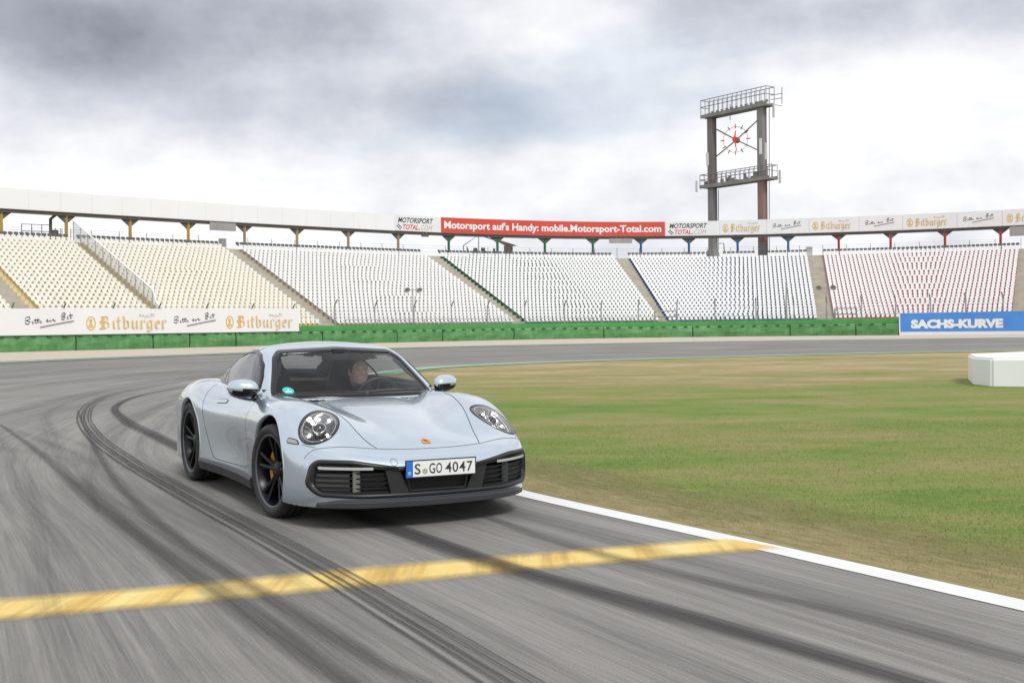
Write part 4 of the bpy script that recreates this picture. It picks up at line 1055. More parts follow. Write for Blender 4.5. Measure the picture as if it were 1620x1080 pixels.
for i, p in enumerate(P_): V += [tuple(p), tuple(p + Vector((0, 0, 2.08 if i > 3 else 1.2)))]
for i in range(len(P_) - 1): F.append((2 * i, 2 * i + 2, 2 * i + 3, 2 * i + 1))
mesh('net', V, F, M_NET, df)
st = thing('stair_gantry', 'dark steel post and railings beside the first full yellow pillar', 'railing', tuple(tp(82, 9.8, -0.8)))
MB().tube([tp(80, 9.6, -0.8), tp(80, 12.1, -0.8), tp(92, 12.7, -0.2)], 0.16, 8).build('post', M_BEAM, st)
for z in (11.55, 10.9): MB().tube([tp(34, z, -1.4), tp(80, z - 0.0, -0.9)], 0.035, 5).build('rail', M_STEEL, st)
for px in (34, 50, 66, 88, 96, 112): MB().tube([tp(px, 9.6, -1.2), tp(px, 11.55 if px < 80 else 11.3, -1.2)], 0.045, 5).build('upright', M_STEEL, st)
MB().box(tuple(tp(87, 10.6, -1.0)), (0.5, 0.5, 1.0)).build('control_box', M_BEAM, st)
for px, lab in ((352, 'pale ribbed cabinet behind the top of the aisle beside the buff seats'), (1280, 'pale ribbed cabinet behind the top of the aisle beside the red seats')):
    c = tp(px, 10.6, -1.5); t = thing('cabinet', lab, 'cabinet', (c.x, c.y, 9.78)); mb = MB().box((c.x, c.y, 10.45), (0.7, 0.6, 1.3)); mb.build('case', M_BANNER, t)
    mb = MB()
    for k in range(5): mb.box((c.x - 0.3 + 0.15 * k, c.y - 0.31, 10.45), (0.03, 0.03, 1.2))
    mb.build('ribs', M_STEEL, t)

# ------------------------------------------------------------------ white block at the right edge
M_BLOCK = weathered('white plastic block', (0.86, 0.86, 0.87), (0.82, 0.825, 0.84), 0.4, 0.7)
bk = thing('barrier_block', 'low white block standing on the grass at the right edge', 'barrier', (11.3, 24.2, 0))
bmx = bmesh.new()
outl = [(9.84, 24.7), (9.88, 23.85), (15.0, 21.2), (17.0, 26.0), (12.5, 28.2), (10.6, 26.9)]
vb = [bmx.verts.new((x, y, -0.05)) for x, y in outl]; vt = [bmx.verts.new((x, y, 0.585)) for x, y in outl]
bmx.faces.new(vt); bmx.faces.new(list(reversed(vb)))
for i in range(len(outl)): bmx.faces.new((vb[i], vb[(i + 1) % len(outl)], vt[(i + 1) % len(outl)], vt[i]))
bmesh.ops.recalc_face_normals(bmx, faces=bmx.faces[:]); bmesh.ops.bevel(bmx, geom=[e for e in bmx.edges], offset=0.045, segments=3, affect='EDGES')
me = bpy.data.meshes.new('shell'); bmx.to_mesh(me); bmx.free(); me.materials.append(M_BLOCK)
o = bpy.data.objects.new('shell', me); COL.objects.link(o); attach(o, bk)
MB().box((12.2, 22.60, 0.50), (0.16, 0.03, 0.04), -0.487).build('handle_slot', M_CONC2, bk)
# ================================================================== the sports car
# car frame: x forward from the front axle, y to the car's left, z up
class Spl:
    """natural cubic spline through (x, y) pairs"""
    def __init__(s, pts):
        pts = sorted(pts); x = np.array([p[0] for p in pts], float); y = np.array([p[1] for p in pts], float); n = len(x); h = np.diff(x)
        A = np.eye(n); b = np.zeros(n)
        for i in range(1, n - 1):
            A[i, i - 1], A[i, i], A[i, i + 1] = h[i - 1], 2 * (h[i - 1] + h[i]), h[i]; b[i] = 6 * ((y[i + 1] - y[i]) / h[i] - (y[i] - y[i - 1]) / h[i - 1])
        m = np.linalg.solve(A, b); s.x, s.y, s.m, s.h = x, y, m, h
        X = np.linspace(x[0], x[-1], 2400); i = np.clip(np.searchsorted(x, X) - 1, 0, n - 2); t = X - x[i]; hh = h[i]
        s.X = X; s.Y = (m[i] * (x[i + 1] - X) ** 3 + m[i + 1] * t ** 3) / (6 * hh) + (y[i] / hh - m[i] * hh / 6) * (x[i + 1] - X) + (y[i + 1] / hh - m[i + 1] * hh / 6) * t
    def __call__(s, q): return np.interp(q, s.X, s.Y)
def smax(a, b, k): return np.maximum(a, b) + np.maximum(k - np.abs(a - b), 0) ** 2 / (4 * k)
def smin(a, b, k): return -smax(-a, -b, k)
def sst(a, b, x):
    t = np.clip((x - a) / (b - a), 0, 1); return t * t * (3 - 2 * t)

hoodc = Spl([(1.12, .34), (1.0, .445), (.9, .502), (.77, .557), (.6, .612), (.4, .668), (.2, .714), (0, .752), (-.25, .790), (-.5, .818), (-.8, .838), (-1.5, .86), (-2.45, .90), (-3.0, .865), (-3.35, .79), (-3.6, .71)])
fendc = Spl([(1.12, .24), (.97, .345), (.82, .462), (.68, .565), (.54, .660), (.40, .738), (.25, .793), (.05, .828), (-.2, .842), (-.5, .844), (-.8, .843), (-1.2, .850), (-1.7, .872), (-2.1, .902), (-2.45, .912), (-2.9, .88), (-3.3, .80), (-3.6, .71)])
sidew = Spl([(1.3, .80), (.9, .872), (.6, .900), (.3, .921), (0, .926), (-.3, .917), (-.6, .896), (-.95, .882), (-1.4, .885), (-1.75, .905), (-2.1, .928), (-2.45, .934), (-2.85, .918), (-3.25, .87), (-3.7, .78)])
nosex = Spl([(-1.2, .42), (-1.05, .42), (-.93, .47), (-.86, .64), (-.75, .79), (-.6, .895), (-.4, .962), (-.2, .99), (0, 1.0), (.2, .99), (.4, .962), (.6, .895), (.75, .79), (.86, .64), (.93, .47), (1.05, .42), (1.2, .42)])
nosez = Spl([(0.05, -.10), (.13, -.065), (.2, -.015), (.27, .004), (.36, .008), (.46, 0), (.54, -.03), (.62, -.085), (.7, -.17), (.9, -.4), (1.3, -.8)])
def f_body(P):
    x, y, z = P[..., 0], np.abs(P[..., 1]), P[..., 2]
    zh = hoodc(x) - 0.10 * (y / .62) ** 2 * sst(1.0, .2, x) * .55 - 0.035 * sst(.34, .62, y) * sst(.9, .3, x) * sst(-.9, -.2, x)
    fw = 0.685 + 0.02 * sst(-1.2, -2.3, x)
    inner = np.minimum(y - fw, 0); outer = np.maximum(y - fw, 0)
    xf_ = x + .48 * (y - .66) * sst(-.15, .40, x)
    zf = fendc(xf_) - 1.7 * inner ** 2 / (1 + 2.2 * np.abs(inner)) - 1.15 * outer ** 2
    zh = zh + .0035 * sst(.03, -.03, (y - (.15 + .16 * sst(.7, -.5, x))) * .5) * sst(.85, .55, x)
    H = smax(zh, zf, 0.05)
    w = sidew(x)
    tum = -0.62 * np.maximum(z - .56, 0) ** 2 - .12 * np.maximum(z - .66, 0)
    haunch = .050 * np.exp(-((x + 2.45) / .55) ** 2) * sst(.55, .85, z) + .030 * np.exp(-(x / .5) ** 2) * sst(.55, .85, z)
    doorc = -.028 * np.exp(-((x + 1.15) / .62) ** 2) * np.exp(-((z - .38) / .17) ** 2) - .012 * np.exp(-((x + 1.2) / .8) ** 2) * sst(.62, .8, z)
    sill = -.10 * np.maximum(.24 - z, 0)
    Y = w + tum + haunch + doorc + sill
    fs = (y - Y) * .98
    ft = (z - H) * .92
    ff = (x - (nosex(y) + nosez(z))) * .85
    fr = -(x + 3.47 - .22 * (y / .9) ** 4 - .55 * np.maximum(z - .70, 0) ** 2 + .10 * np.maximum(.40 - z, 0))
    f = smax(ft, fs, 0.13); f = smax(f, ff, 0.11); f = smax(f, fr, 0.12)
    return smax(f, .135 - z, 0.03)
roofz = Spl([(-.14, .62), (-.34, .766), (-.44, .824), (-.56, .902), (-.74, 1.016), (-.92, 1.122), (-1.06, 1.188), (-1.22, 1.230), (-1.42, 1.251), (-1.65, 1.250), (-1.9, 1.222), (-2.2, 1.152), (-2.5, 1.058), (-2.8, .960), (-3.1, .885), (-3.4, .81)])
cabw = Spl([(.2, .70), (-.4, .765), (-.74, .795), (-1.1, .805), (-1.5, .802), (-1.85, .782), (-2.2, .735), (-2.5, .665), (-2.8, .57), (-3.2, .45)])
def f_cabin(P):
    x, y, z = P[..., 0], np.abs(P[..., 1]), P[..., 2]
    fr = sst(-1.75, -1.0, x); bk = sst(-1.6, -2.4, x)
    xs = x + .40 * y ** 2 * fr + .05 * y ** 4 * fr
    ZR = roofz(xs) - .075 * (y / .6) ** 2 * (1 - fr * .9) - .05 * bk * (y / .6) ** 2
    dz = np.maximum(z - .82, 0)
    Y = cabw(x) - .36 * dz - .62 * dz ** 2
    ft = (z - ZR) * .86; fs = (y - Y) * .94
    return smax(ft, fs, 0.085)
def grad(f, P, e=1e-3):
    g = np.empty_like(P)
    for i in range(3):
        d = np.zeros(3); d[i] = e; g[..., i] = (f(P + d) - f(P - d)) / (2 * e)
    return g
def newton(f, P, it=4):
    for _ in range(it):
        g = grad(f, P); P = P - (f(P) / np.maximum((g ** 2).sum(-1), .05))[..., None] * g
    return P
def surfnets(f, lo, hi, h):
    """uniform quad mesh of f = 0"""
    ax = [np.arange(lo[i], hi[i] + h, h) for i in range(3)]
    G = np.stack(np.meshgrid(*ax, indexing='ij'), -1); Fv = f(G); s = Fv < 0; nx, ny, nz = Fv.shape
    acc = np.zeros((nx - 1, ny - 1, nz - 1, 3)); cnt = np.zeros((nx - 1, ny - 1, nz - 1))
    cor = [(a, b, c) for a in (0, 1) for b in (0, 1) for c in (0, 1)]
    sl = lambda o: tuple(slice(o[i], (nx, ny, nz)[i] - 1 + o[i]) for i in range(3))
    for a in cor:
        for k in range(3):
            if a[k]: continue
            b = list(a); b[k] = 1; fa, fb = Fv[sl(a)], Fv[sl(b)]; m = (fa < 0) != (fb < 0); t = np.where(m, fa / np.where(m, fa - fb, 1), 0)
            o = np.zeros((*m.shape, 3)); o[..., 0] = a[0]; o[..., 1] = a[1]; o[..., 2] = a[2]; o[..., k] += t
            acc += o * m[..., None]; cnt += m
    act = cnt > 0; idx = -np.ones(act.shape, int); idx[act] = np.arange(act.sum()); ii = np.argwhere(act)
    V = (ii + acc[act] / cnt[act][:, None]) * h + np.array([a[0] for a in ax])
    Q = []
    for k in range(3):
        o = [0, 0, 0]; o[k] = 1
        A = s[tuple(slice(0, n - (1 if i == k else 0)) for i, n in enumerate((nx, ny, nz)))]; B = s[tuple(slice(1 if i == k else 0, None) for i in range(3))]
        e = np.argwhere(A != B); sgn = A[tuple(e.T)]; u, v = [i for i in range(3) if i != k]
        ok = (e[:, u] > 0) & (e[:, v] > 0) & (e[:, u] < (nx, ny, nz)[u] - 1) & (e[:, v] < (nx, ny, nz)[v] - 1); e = e[ok]; sgn = sgn[ok]
        q = []
        for du, dv in ((-1, -1), (0, -1), (0, 0), (-1, 0)):
            c = e.copy(); c[:, u] += du; c[:, v] += dv; q.append(idx[tuple(c.T)])
        q = np.stack(q, 1); fl = sgn if k != 1 else ~sgn
        q[~fl] = q[~fl][:, ::-1]; Q.append(q)
    Q = np.concatenate(Q); return newton(f, V), Q[(Q >= 0).all(1)]

class Shell:
    def __init__(s, f, V, Q): s.f, s.V, s.Q = f, V, Q
    def basis(s, n):
        n = np.array(n, float); n /= np.linalg.norm(n); up = np.array([0, 0, 1.0]) if abs(n[2]) < .95 else np.array([1.0, 0, 0])
        a = np.cross(up, n); a /= np.linalg.norm(a); b = np.cross(n, a); return a, b, n
    def carve(s, n, poly, cond):
        """cut a hole whose outline (as seen along n) is poly; the rim is snapped to the outline"""
        a, b, n = s.basis(n); poly = np.array(poly, float)
        C = s.V[s.Q].mean(1); c2 = np.c_[C @ a, C @ b]; m = inside(c2, poly) & cond(C)
        kill = s.Q[m]; s.Q = s.Q[~m]
        vi = np.intersect1d(np.unique(kill), np.unique(s.Q)); p = s.V[vi]; p2 = np.c_[p @ a, p @ b]; q2 = nearest(p2, poly)
        d = q2 - p2; ln = np.linalg.norm(d, axis=1); okk = ln < .03; p = p + (d[:, :1] * a + d[:, 1:] * b) * okk[:, None]
        t = np.zeros(len(p))
        for _ in range(4):
            g = (s.f(p + n * (t + 1e-3)[:, None]) - s.f(p + n * (t - 1e-3)[:, None])) / 2e-3; g = np.where(np.abs(g) < .15, .15 * np.sign(g + 1e-9), g); t = t - np.clip(s.f(p + n * t[:, None]) / g, -.02, .02)
        s.V[vi] = p + n * np.clip(t, -.04, .04)[:, None]
    def drop(s, m): s.Q = s.Q[~m]
def inside(p, poly):
    x, y = p[:, 0], p[:, 1]; r = np.zeros(len(p), bool); j = len(poly) - 1
    for i in range(len(poly)):
        xi, yi = poly[i]; xj, yj = poly[j]
        c = ((yi > y) != (yj > y)) & (x < (xj - xi) * (y - yi) / (yj - yi + 1e-12) + xi); r ^= c; j = i
    return r
def nearest(p, poly):
    best = np.full(len(p), 1e9); out = p.copy()
    for i in range(len(poly)):
        a, b = poly[i], poly[(i + 1) % len(poly)]; ab = b - a; t = np.clip(((p - a) @ ab) / max(ab @ ab, 1e-12), 0, 1); q = a + t[:, None] * ab; d = np.linalg.norm(p - q, axis=1)
        m = d < best; best[m] = d[m]; out[m] = q[m]
    return out
def cast(f, P2, n, ab, start=4.2, length=6.0, steps=480):
    """points on f = 0 met first when travelling along -n, for plane coordinates P2"""
    a, b = ab; P2 = np.asarray(P2, float); start, length = (1.6, 2.6) if abs(n[0]) < .5 and n[0] > -.5 and abs(n[2]) < .9 else ((1.6, 2.0) if abs(n[2]) > .9 else (start, length)); steps = int(length / .0125); o = P2[:, :1] * a + P2[:, 1:] * b + n * start
    ts = np.linspace(0, length, steps); res = np.full(len(o), np.nan); prev = f(o)
    for t in ts[1:]:
        cur = f(o - n * t); hit = np.isnan(res) & (prev > 0) & (cur <= 0); res[hit] = t; prev = cur
        if not np.isnan(res).any(): break
    dt = ts[1]; lo = res - dt; hi = res.copy()
    for _ in range(22):
        m = (lo + hi) / 2; v = f(o - n * m[:, None]); hi = np.where(v < 0, m, hi); lo = np.where(v < 0, lo, m)
    return o - n * ((lo + hi) / 2)[:, None]
def densify(poly, step=.02, closed=True):
    out = []; P = [np.array(p, float) for p in poly]; n = len(P)
    for i in range(n if closed else n - 1):
        a, b = P[i], P[(i + 1) % n]; k = max(1, int(np.linalg.norm(b - a) / step))
        out += [a + (b - a) * j / k for j in range(k)]
    if not closed: out.append(P[-1])
    return np.array(out)
def rounded(poly, r, seg=5):
    out = []; P = [np.array(p, float) for p in poly]; n = len(P)
    rr = r if isinstance(r, (list, tuple)) else [r] * n
    for i in range(n):
        p, a, b = P[i], P[i - 1], P[(i + 1) % n]; da, db = np.linalg.norm(a - p), np.linalg.norm(b - p); k = min(rr[i], da * .45, db * .45); s_ = p + (a - p) / da * k; e_ = p + (b - p) / db * k
        for t in np.linspace(0, 1, seg): out.append((1 - t) ** 2 * s_ + 2 * t * (1 - t) * p + t * t * e_)
    return np.array(out)
def inset(poly, d):
    """polygon moved inwards by d (simple mitre)"""
    P = np.array(poly, float); n = len(P); area = 0.5 * np.sum(P[:, 0] * np.roll(P[:, 1], -1) - np.roll(P[:, 0], -1) * P[:, 1]); s_ = 1 if area > 0 else -1; out = []
    for i in range(n):
        e1 = P[i] - P[i - 1]; e2 = P[(i + 1) % n] - P[i]; e1 /= np.linalg.norm(e1) + 1e-12; e2 /= np.linalg.norm(e2) + 1e-12
        n1 = np.array([-e1[1], e1[0]]) * s_; n2 = np.array([-e2[1], e2[0]]) * s_; m = n1 + n2; l = max(m @ m, .5); out.append(P[i] + m * 2 * d / l)
    return np.array(out)

# ---- materials
def m_paint():
    m = mat('silver blue paint', (0.52, 0.60, 0.66), 0.25, 0.72); p = m.node_tree.nodes['Principled BSDF']
    p.inputs['Coat Weight'].default_value = 1.0; p.inputs['Coat Roughness'].default_value = 0.03
    n = NT(m); fl = n.noise(n.tc.outputs['Object'], 900, 2, 0.5)
    n.color(n.mix(n.ramp(fl, [(0.3, 0.0), (0.7, 1.0)]), (0.53, 0.615, 0.685), (0.60, 0.685, 0.75)))
    return m
M_PAINT = m_paint()
M_BLK = mat('satin black trim', (0.018, 0.019, 0.021), 0.38); M_GLOSS = mat('gloss black', (0.008, 0.008, 0.009), 0.2)
M_MATT = mat('matt black', (0.012, 0.012, 0.013), 0.8); M_LIP = mat('dark grey plastic', (0.036, 0.038, 0.042), 0.5)
M_RUB = weathered('tyre rubber', (0.018, 0.018, 0.019), (0.030, 0.030, 0.030), 0.72, 6.0)
M_RIM = mat('dark satin wheel', (0.014, 0.0145, 0.016), 0.32, 0.5); M_RIMEDGE = mat('bare wheel edge', (0.16, 0.165, 0.175), 0.35, 0.8)
M_DISC = mat('brake disc', (0.25, 0.25, 0.26), 0.35, 0.9); M_CAL = mat('golden yellow caliper', (0.72, 0.36, 0.04), 0.35)
M_CHROME = mat('bright reflector', (0.80, 0.79, 0.78), 0.08, 1.0); M_LAMPIN = mat('smoked lamp bowl', (0.30, 0.295, 0.29), 0.18, 0.92)
M_LOUV = mat('air flap plastic', (0.16, 0.16, 0.15), 0.45); M_INT = mat('interior trim', (0.030, 0.031, 0.034), 0.7); M_SEATL = mat('car seat leather', (0.024, 0.024, 0.026), 0.55)
def m_glass(name, tint, rough=0.0, f0=.035):
    m = bpy.data.materials.new(name); m.use_nodes = True; t = m.node_tree; t.nodes.clear()
    o = t.nodes.new('ShaderNodeOutputMaterial'); mix_ = t.nodes.new('ShaderNodeMixShader'); tr = t.nodes.new('ShaderNodeBsdfTransparent'); gl = t.nodes.new('ShaderNodeBsdfGlossy')
    lw = t.nodes.new('ShaderNodeLayerWeight'); lw.inputs['Blend'].default_value = 0.5; pw_ = t.nodes.new('ShaderNodeMath'); pw_.operation = 'POWER'; pw_.inputs[1].default_value = 4.5; t.links.new(lw.outputs['Facing'], pw_.inputs[0])
    fr = t.nodes.new('ShaderNodeMath'); fr.operation = 'MULTIPLY_ADD'; fr.inputs[1].default_value = 1 - f0; fr.inputs[2].default_value = f0; t.links.new(pw_.outputs[0], fr.inputs[0]); tr.inputs[0].default_value = (*tint, 1); gl.inputs['Roughness'].default_value = rough
    t.links.new(fr.outputs[0], mix_.inputs[0]); t.links.new(tr.outputs[0], mix_.inputs[1]); t.links.new(gl.outputs[0], mix_.inputs[2]); t.links.new(mix_.outputs[0], o.inputs['Surface'])
    return m
M_GLASS = m_glass('tinted windscreen glass', (0.955, 0.975, 0.985)); M_SGLASS = m_glass('tinted side glass', (0.82, 0.86, 0.85), 0.0, .24); M_LENS = m_glass('clear lamp lens', (0.94, 0.95, 0.95))
M_SEAM = mat('panel gap', (0.05, 0.058, 0.065), 0.6)

CAR_POS, CAR_YAW = (-0.985, 8.83), math.radians(-61.7)
car = thing('sports_car', 'silver blue two door sports coupe with round headlights driving on the track', 'car', (CAR_POS[0], CAR_POS[1], 0.004), CAR_YAW)
def cobj(name, V, F, m, parent=None, smooth=True, normals=None):
    o = mesh(name, V, F, m, None, smooth); o.parent = parent or car
    if normals is not None: o.data.normals_split_custom_set_from_vertices([tuple(n) for n in normals])
    return o
def cbuild(mb, name, m, parent=None, smooth=False): return cobj(name, mb.v, mb.f, m, parent, smooth)
def nrm(f, V):
    g = grad(f, np.asarray(V, float)); return g / np.maximum(np.linalg.norm(g, axis=-1, keepdims=True), 1e-9)

# ---- openings on the body
FRONT = (1, 0, 0)        # plane coords for basis((1,0,0)): a = up x n = y axis, b = z axis
SIDE = (0, -1, 0)
def wheel_poly(cx, r, n=56): return [(cx + r * math.cos(2 * math.pi * k / n), .345 + r * math.sin(2 * math.pi * k / n)) for k in range(n)]
V, Q = surfnets(f_body, (-3.62, -1.02, .09), (1.10, 1.02, 1.0), .0165)
B = Shell(f_body, V, Q)
# cabin footprint left open
C = B.V[B.Q].mean(1); B.drop((f_cabin(C + [0, 0, .0]) < -.045) & (C[:, 2] > .7) & (C[:, 0] > -2.3))
B.drop(B.V[B.Q].mean(1)[:, 2] < .142)
for sgn in (1, -1):
    n_ = (0, sgn, 0); a, b, _ = B.basis(n_)
    for cx, r in ((0.0, .385), (-2.45, .396)):
        pol = np.array(wheel_poly(cx, r)); pol[:, 1] += .004
        B.carve(n_, np.c_[pol[:, 0] * a[0], pol[:, 1]], lambda c: c[:, 1] * sgn > .52)
# front intake: one wide opening split by painted-black posts
IN_L = lambda s: [(s * .865, .435), (s * .835, .475), (s * .60, .468), (s * .30, .438), (s * .28, .30), (s * .33, .232), (s * .74, .232), (s * .83, .262), (s * .865, .34)]
intake = rounded([(.815, .425), (.785, .456), (.60, .452), (.30, .402), (-.30, .402), (-.60, .452), (-.785, .456), (-.815, .425), (-.835, .30), (-.785, .240), (-.55, .228), (.55, .228), (.785, .240), (.835, .30)], .03, 4)
B.carve(FRONT, intake, lambda c: c[:, 0] > .3)
# headlights: seen along a direction leaning forward, up and outward
HL = {}
for s_ in (1, -1):
    n_ = np.array([.67, .34 * s_, .66]); a, b, n_ = B.basis(n_)
    c = cast(f_body, [(0, 0)], n_, (a, b)) if False else None
    c3 = np.array([.495, .698 * s_, .690]); c2 = np.array([c3 @ a, c3 @ b])
    th = np.linspace(0, 2 * np.pi, 49)[:-1]; tilt = 0.10 * s_
    e = np.c_[.138 * np.cos(th), .192 * np.sin(th)]; R_ = np.array([[math.cos(tilt), -math.sin(tilt)], [math.sin(tilt), math.cos(tilt)]])
    HL[s_] = (n_, a, b, c2, e @ R_.T)
    B.carve(n_, c2 + HL[s_][4], lambda c: (c[:, 0] > .15) & (c[:, 1] * s_ > .35))
Vb, Fb = B.V, B.Q
body = cobj('body', Vb, Fb, M_PAINT, normals=nrm(f_body, Vb))
# ---- cabin shell with window openings
V, Q = surfnets(f_cabin, (-3.35, -.86, .80), (-.25, .86, 1.36), .0165)
Cb = Shell(f_cabin, V, Q); C = V[Q].mean(1); Cb.drop((f_body(C) < -.03) | (C[:, 2] < .80))
WS = rounded([(-.682, .838), (-.64, .818), (0, .822), (.64, .818), (.682, .838), (.664, .89), (.556, 1.125), (.49, 1.180), (0, 1.204), (-.49, 1.180), (-.556, 1.125), (-.664, .89)], .02, 3)
Cb.carve(FRONT, WS, lambda c: (c[:, 0] > -1.35))
DLO = rounded([(-.80, .872), (-.90, .965), (-1.04, 1.065), (-1.22, 1.142), (-1.45, 1.176), (-1.72, 1.168), (-2.0, 1.118), (-2.30, 1.032), (-2.56, .942), (-2.52, .922), (-1.9, .900), (-1.3, .882)], .02, 3)
for s_ in (1, -1):
    a, b, n_ = Cb.basis((0, s_, 0)); Cb.carve((0, s_, 0), np.c_[DLO[:, 0] * a[0], DLO[:, 1]], lambda c: c[:, 1] * s_ > .2)
RW = rounded([(-.50, .98), (-.44, 1.15), (-.35, 1.19), (.35, 1.19), (.44, 1.15), (.50, .98)], .03, 3)
Cb.carve((-1, 0, 0), RW, lambda c: c[:, 0] < -1.9)
cabin = cobj('roof', Cb.V, Cb.Q, M_PAINT, normals=nrm(f_cabin, Cb.V))

def patch(f, n, poly, off, rings=10):
    """curved panel filling an outline, lying on the body shape"""
    s = Shell(f, None, None); a, b, n = s.basis(n); poly = np.array(poly); c = poly.mean(0)
    ts = [1 - (i / rings) for i in range(rings)]; P2 = np.concatenate([c + (poly - c) * t for t in ts] + [c[None]])
    P = cast(f, P2, n, (a, b)); bad = np.isnan(P[:, 0])
    N_ = nrm(f, np.where(bad[:, None], 0, P)); P = P + N_ * off; k = len(poly); F = []
    for i in range(rings - 1):
        for j in range(k): F.append((i * k + j, i * k + (j + 1) % k, (i + 1) * k + (j + 1) % k, (i + 1) * k + j))
    F += [((rings - 1) * k + j, (rings - 1) * k + (j + 1) % k, rings * k) for j in range(k)]
    if bad.any(): F = [q for q in F if not bad[list(q)].any()]
    fc = P[list(F[0])].mean(0); nn = np.cross(P[F[0][1]] - P[F[0][0]], P[F[0][2]] - P[F[0][0]])
    if nn @ n < 0: F = [tuple(reversed(q)) for q in F]
    return P, F, N_
def ring(f, n, outer, inner, off, lip=.0):
    """frame between two outlines, proud of the body, with turned-in lips"""
    s = Shell(f, None, None); a, b, n = s.basis(n); o2, i2 = np.array(outer), np.array(inner); k = len(o2)
    Po, Pi = cast(f, o2, n, (a, b)), cast(f, i2, n, (a, b)); Pm = cast(f, (o2 + i2) / 2, n, (a, b))
    No, Ni, Nm = nrm(f, Po), nrm(f, Pi), nrm(f, Pm)
    P = np.concatenate([Po - No * .006, Po + No * off, Pm + Nm * (off * 1.25 + .0005), Pi + Ni * off, Pi - Ni * max(.006, lip)]); F = []
    for i in range(4):
        for j in range(k): F.append((i * k + j, i * k + (j + 1) % k, (i + 1) * k + (j + 1) % k, (i + 1) * k + j))
    q = F[k]; nn = np.cross(P[q[1]] - P[q[0]], P[q[2]] - P[q[0]])
    if nn @ n < 0: F = [tuple(reversed(q)) for q in F]
    bad = np.isnan(P[:, 0]); 
    if bad.any(): F = [q for q in F if not bad[list(q)].any()]; P = np.where(bad[:, None], 0, P)
    return P, F
def seam(name, f, n, line, w, m, parent, off=.0012, closed=False, step=.015):
    """narrow line (panel gap) laid on the body along an outline seen from n"""
    s = Shell(f, None, None); a, b, n = s.basis(n); L2 = densify(line, step, closed); P = cast(f, L2, n, (a, b)); ok = ~np.isnan(P[:, 0]); P = P[ok]
    N_ = nrm(f, P); t = np.gradient(P, axis=0); t /= np.linalg.norm(t, axis=1)[:, None] + 1e-9; sd = np.cross(N_, t); V = np.concatenate([P + sd * w / 2 + N_ * off, P - sd * w / 2 + N_ * off]); k = len(P)
    F = [(i, i + 1, k + i + 1, k + i) for i in range(k - 1)]
    nn = np.cross(V[F[0][1]] - V[F[0][0]], V[F[0][2]] - V[F[0][0]])
    if nn @ N_[0] < 0: F = [tuple(reversed(q)) for q in F]
    return cobj(name, V, F, m, parent)

# windscreen, frit, side glass
wsd = densify(WS, .03)
fr_o, fr_i = inset(wsd, -.006), inset(wsd, .030)
P, F = ring(f_cabin, FRONT, fr_o, fr_i, .0015); wsh = cobj('windscreen_surround', P, F, M_GLOSS)
P, F, N_ = patch(f_cabin, FRONT, inset(wsd, .012), -.002, 12); cobj('windscreen', P, F, M_GLASS, normals=N_)
for s_ in (1, -1):
    dl = densify(np.c_[DLO[:, 0] * (-s_), DLO[:, 1]], .03); sa = Shell(f_cabin, None, None).basis((0, s_, 0))[0][0]
    dl[:, 0] = densify(DLO, .03)[:, 0] * sa; dl[:, 1] = densify(DLO, .03)[:, 1]
    P, F = ring(f_cabin, (0, s_, 0), inset(dl, -.012), inset(dl, .012), .003); cobj('window_trim', P, F, M_GLOSS)
    P, F, N_ = patch(f_cabin, (0, s_, 0), inset(dl, .004), -.004, 8); sg = cobj('side_window', P, F, M_SGLASS, normals=N_)
    P, F = ring(f_cabin, (0, s_, 0), inset(dl, -.055), inset(dl, .028), -.030); cobj('inner_window_trim', P, F, M_INT)
    # dark pillar between door glass and quarter glass
    bp = [(-1.93 * sa, .89), (-1.97 * sa, .89), (-2.10 * sa, 1.085), (-2.06 * sa, 1.10)]
    P, F, N_ = patch(f_cabin, (0, s_, 0), densify(bp, .03), .002, 3); cobj('window_pillar', P, F, M_GLOSS, sg)
rw = densify(RW, .03); P, F, N_ = patch(f_cabin, (-1, 0, 0), inset(rw, -.004), .0, 8); cobj('rear_window', P, F, M_SGLASS, normals=N_)

# panel gaps
BASEX = Shell(f_body, None, None).basis((0, 0, 1))         # top view basis
ta, tb, tn_ = BASEX
def top2(x, y): p = np.array([x, y, 0.0]); return (p @ ta, p @ tb)
for s_ in (1, -1):
    hl_ = catmull([(-.62, .665 * s_, 0), (-.42, .655 * s_, 0), (-.1, .60 * s_, 0), (.2, .535 * s_, 0), (.5, .465 * s_, 0), (.74, .415 * s_, 0), (.825, .392 * s_, 0)], 8)
    seam('panel_gap', f_body, (0, 0, 1), [top2(p[0], p[1]) for p in hl_], .0055, M_SEAM, body)
seam('panel_gap', f_body, (0, 0, 1), [top2(*p) for p in [(tx, ty) for tx, ty in catmull([(.53, -.915, 0), (.62, -.86, 0), (.705, -.72, 0), (.765, -.56, 0), (.822, -.40, 0), (.850, -.22, 0), (.858, 0, 0), (.850, .22, 0), (.822, .40, 0), (.765, .56, 0), (.705, .72, 0), (.62, .86, 0), (.53, .915, 0)], 6)[:, :2]]], .0045, M_SEAM, body)
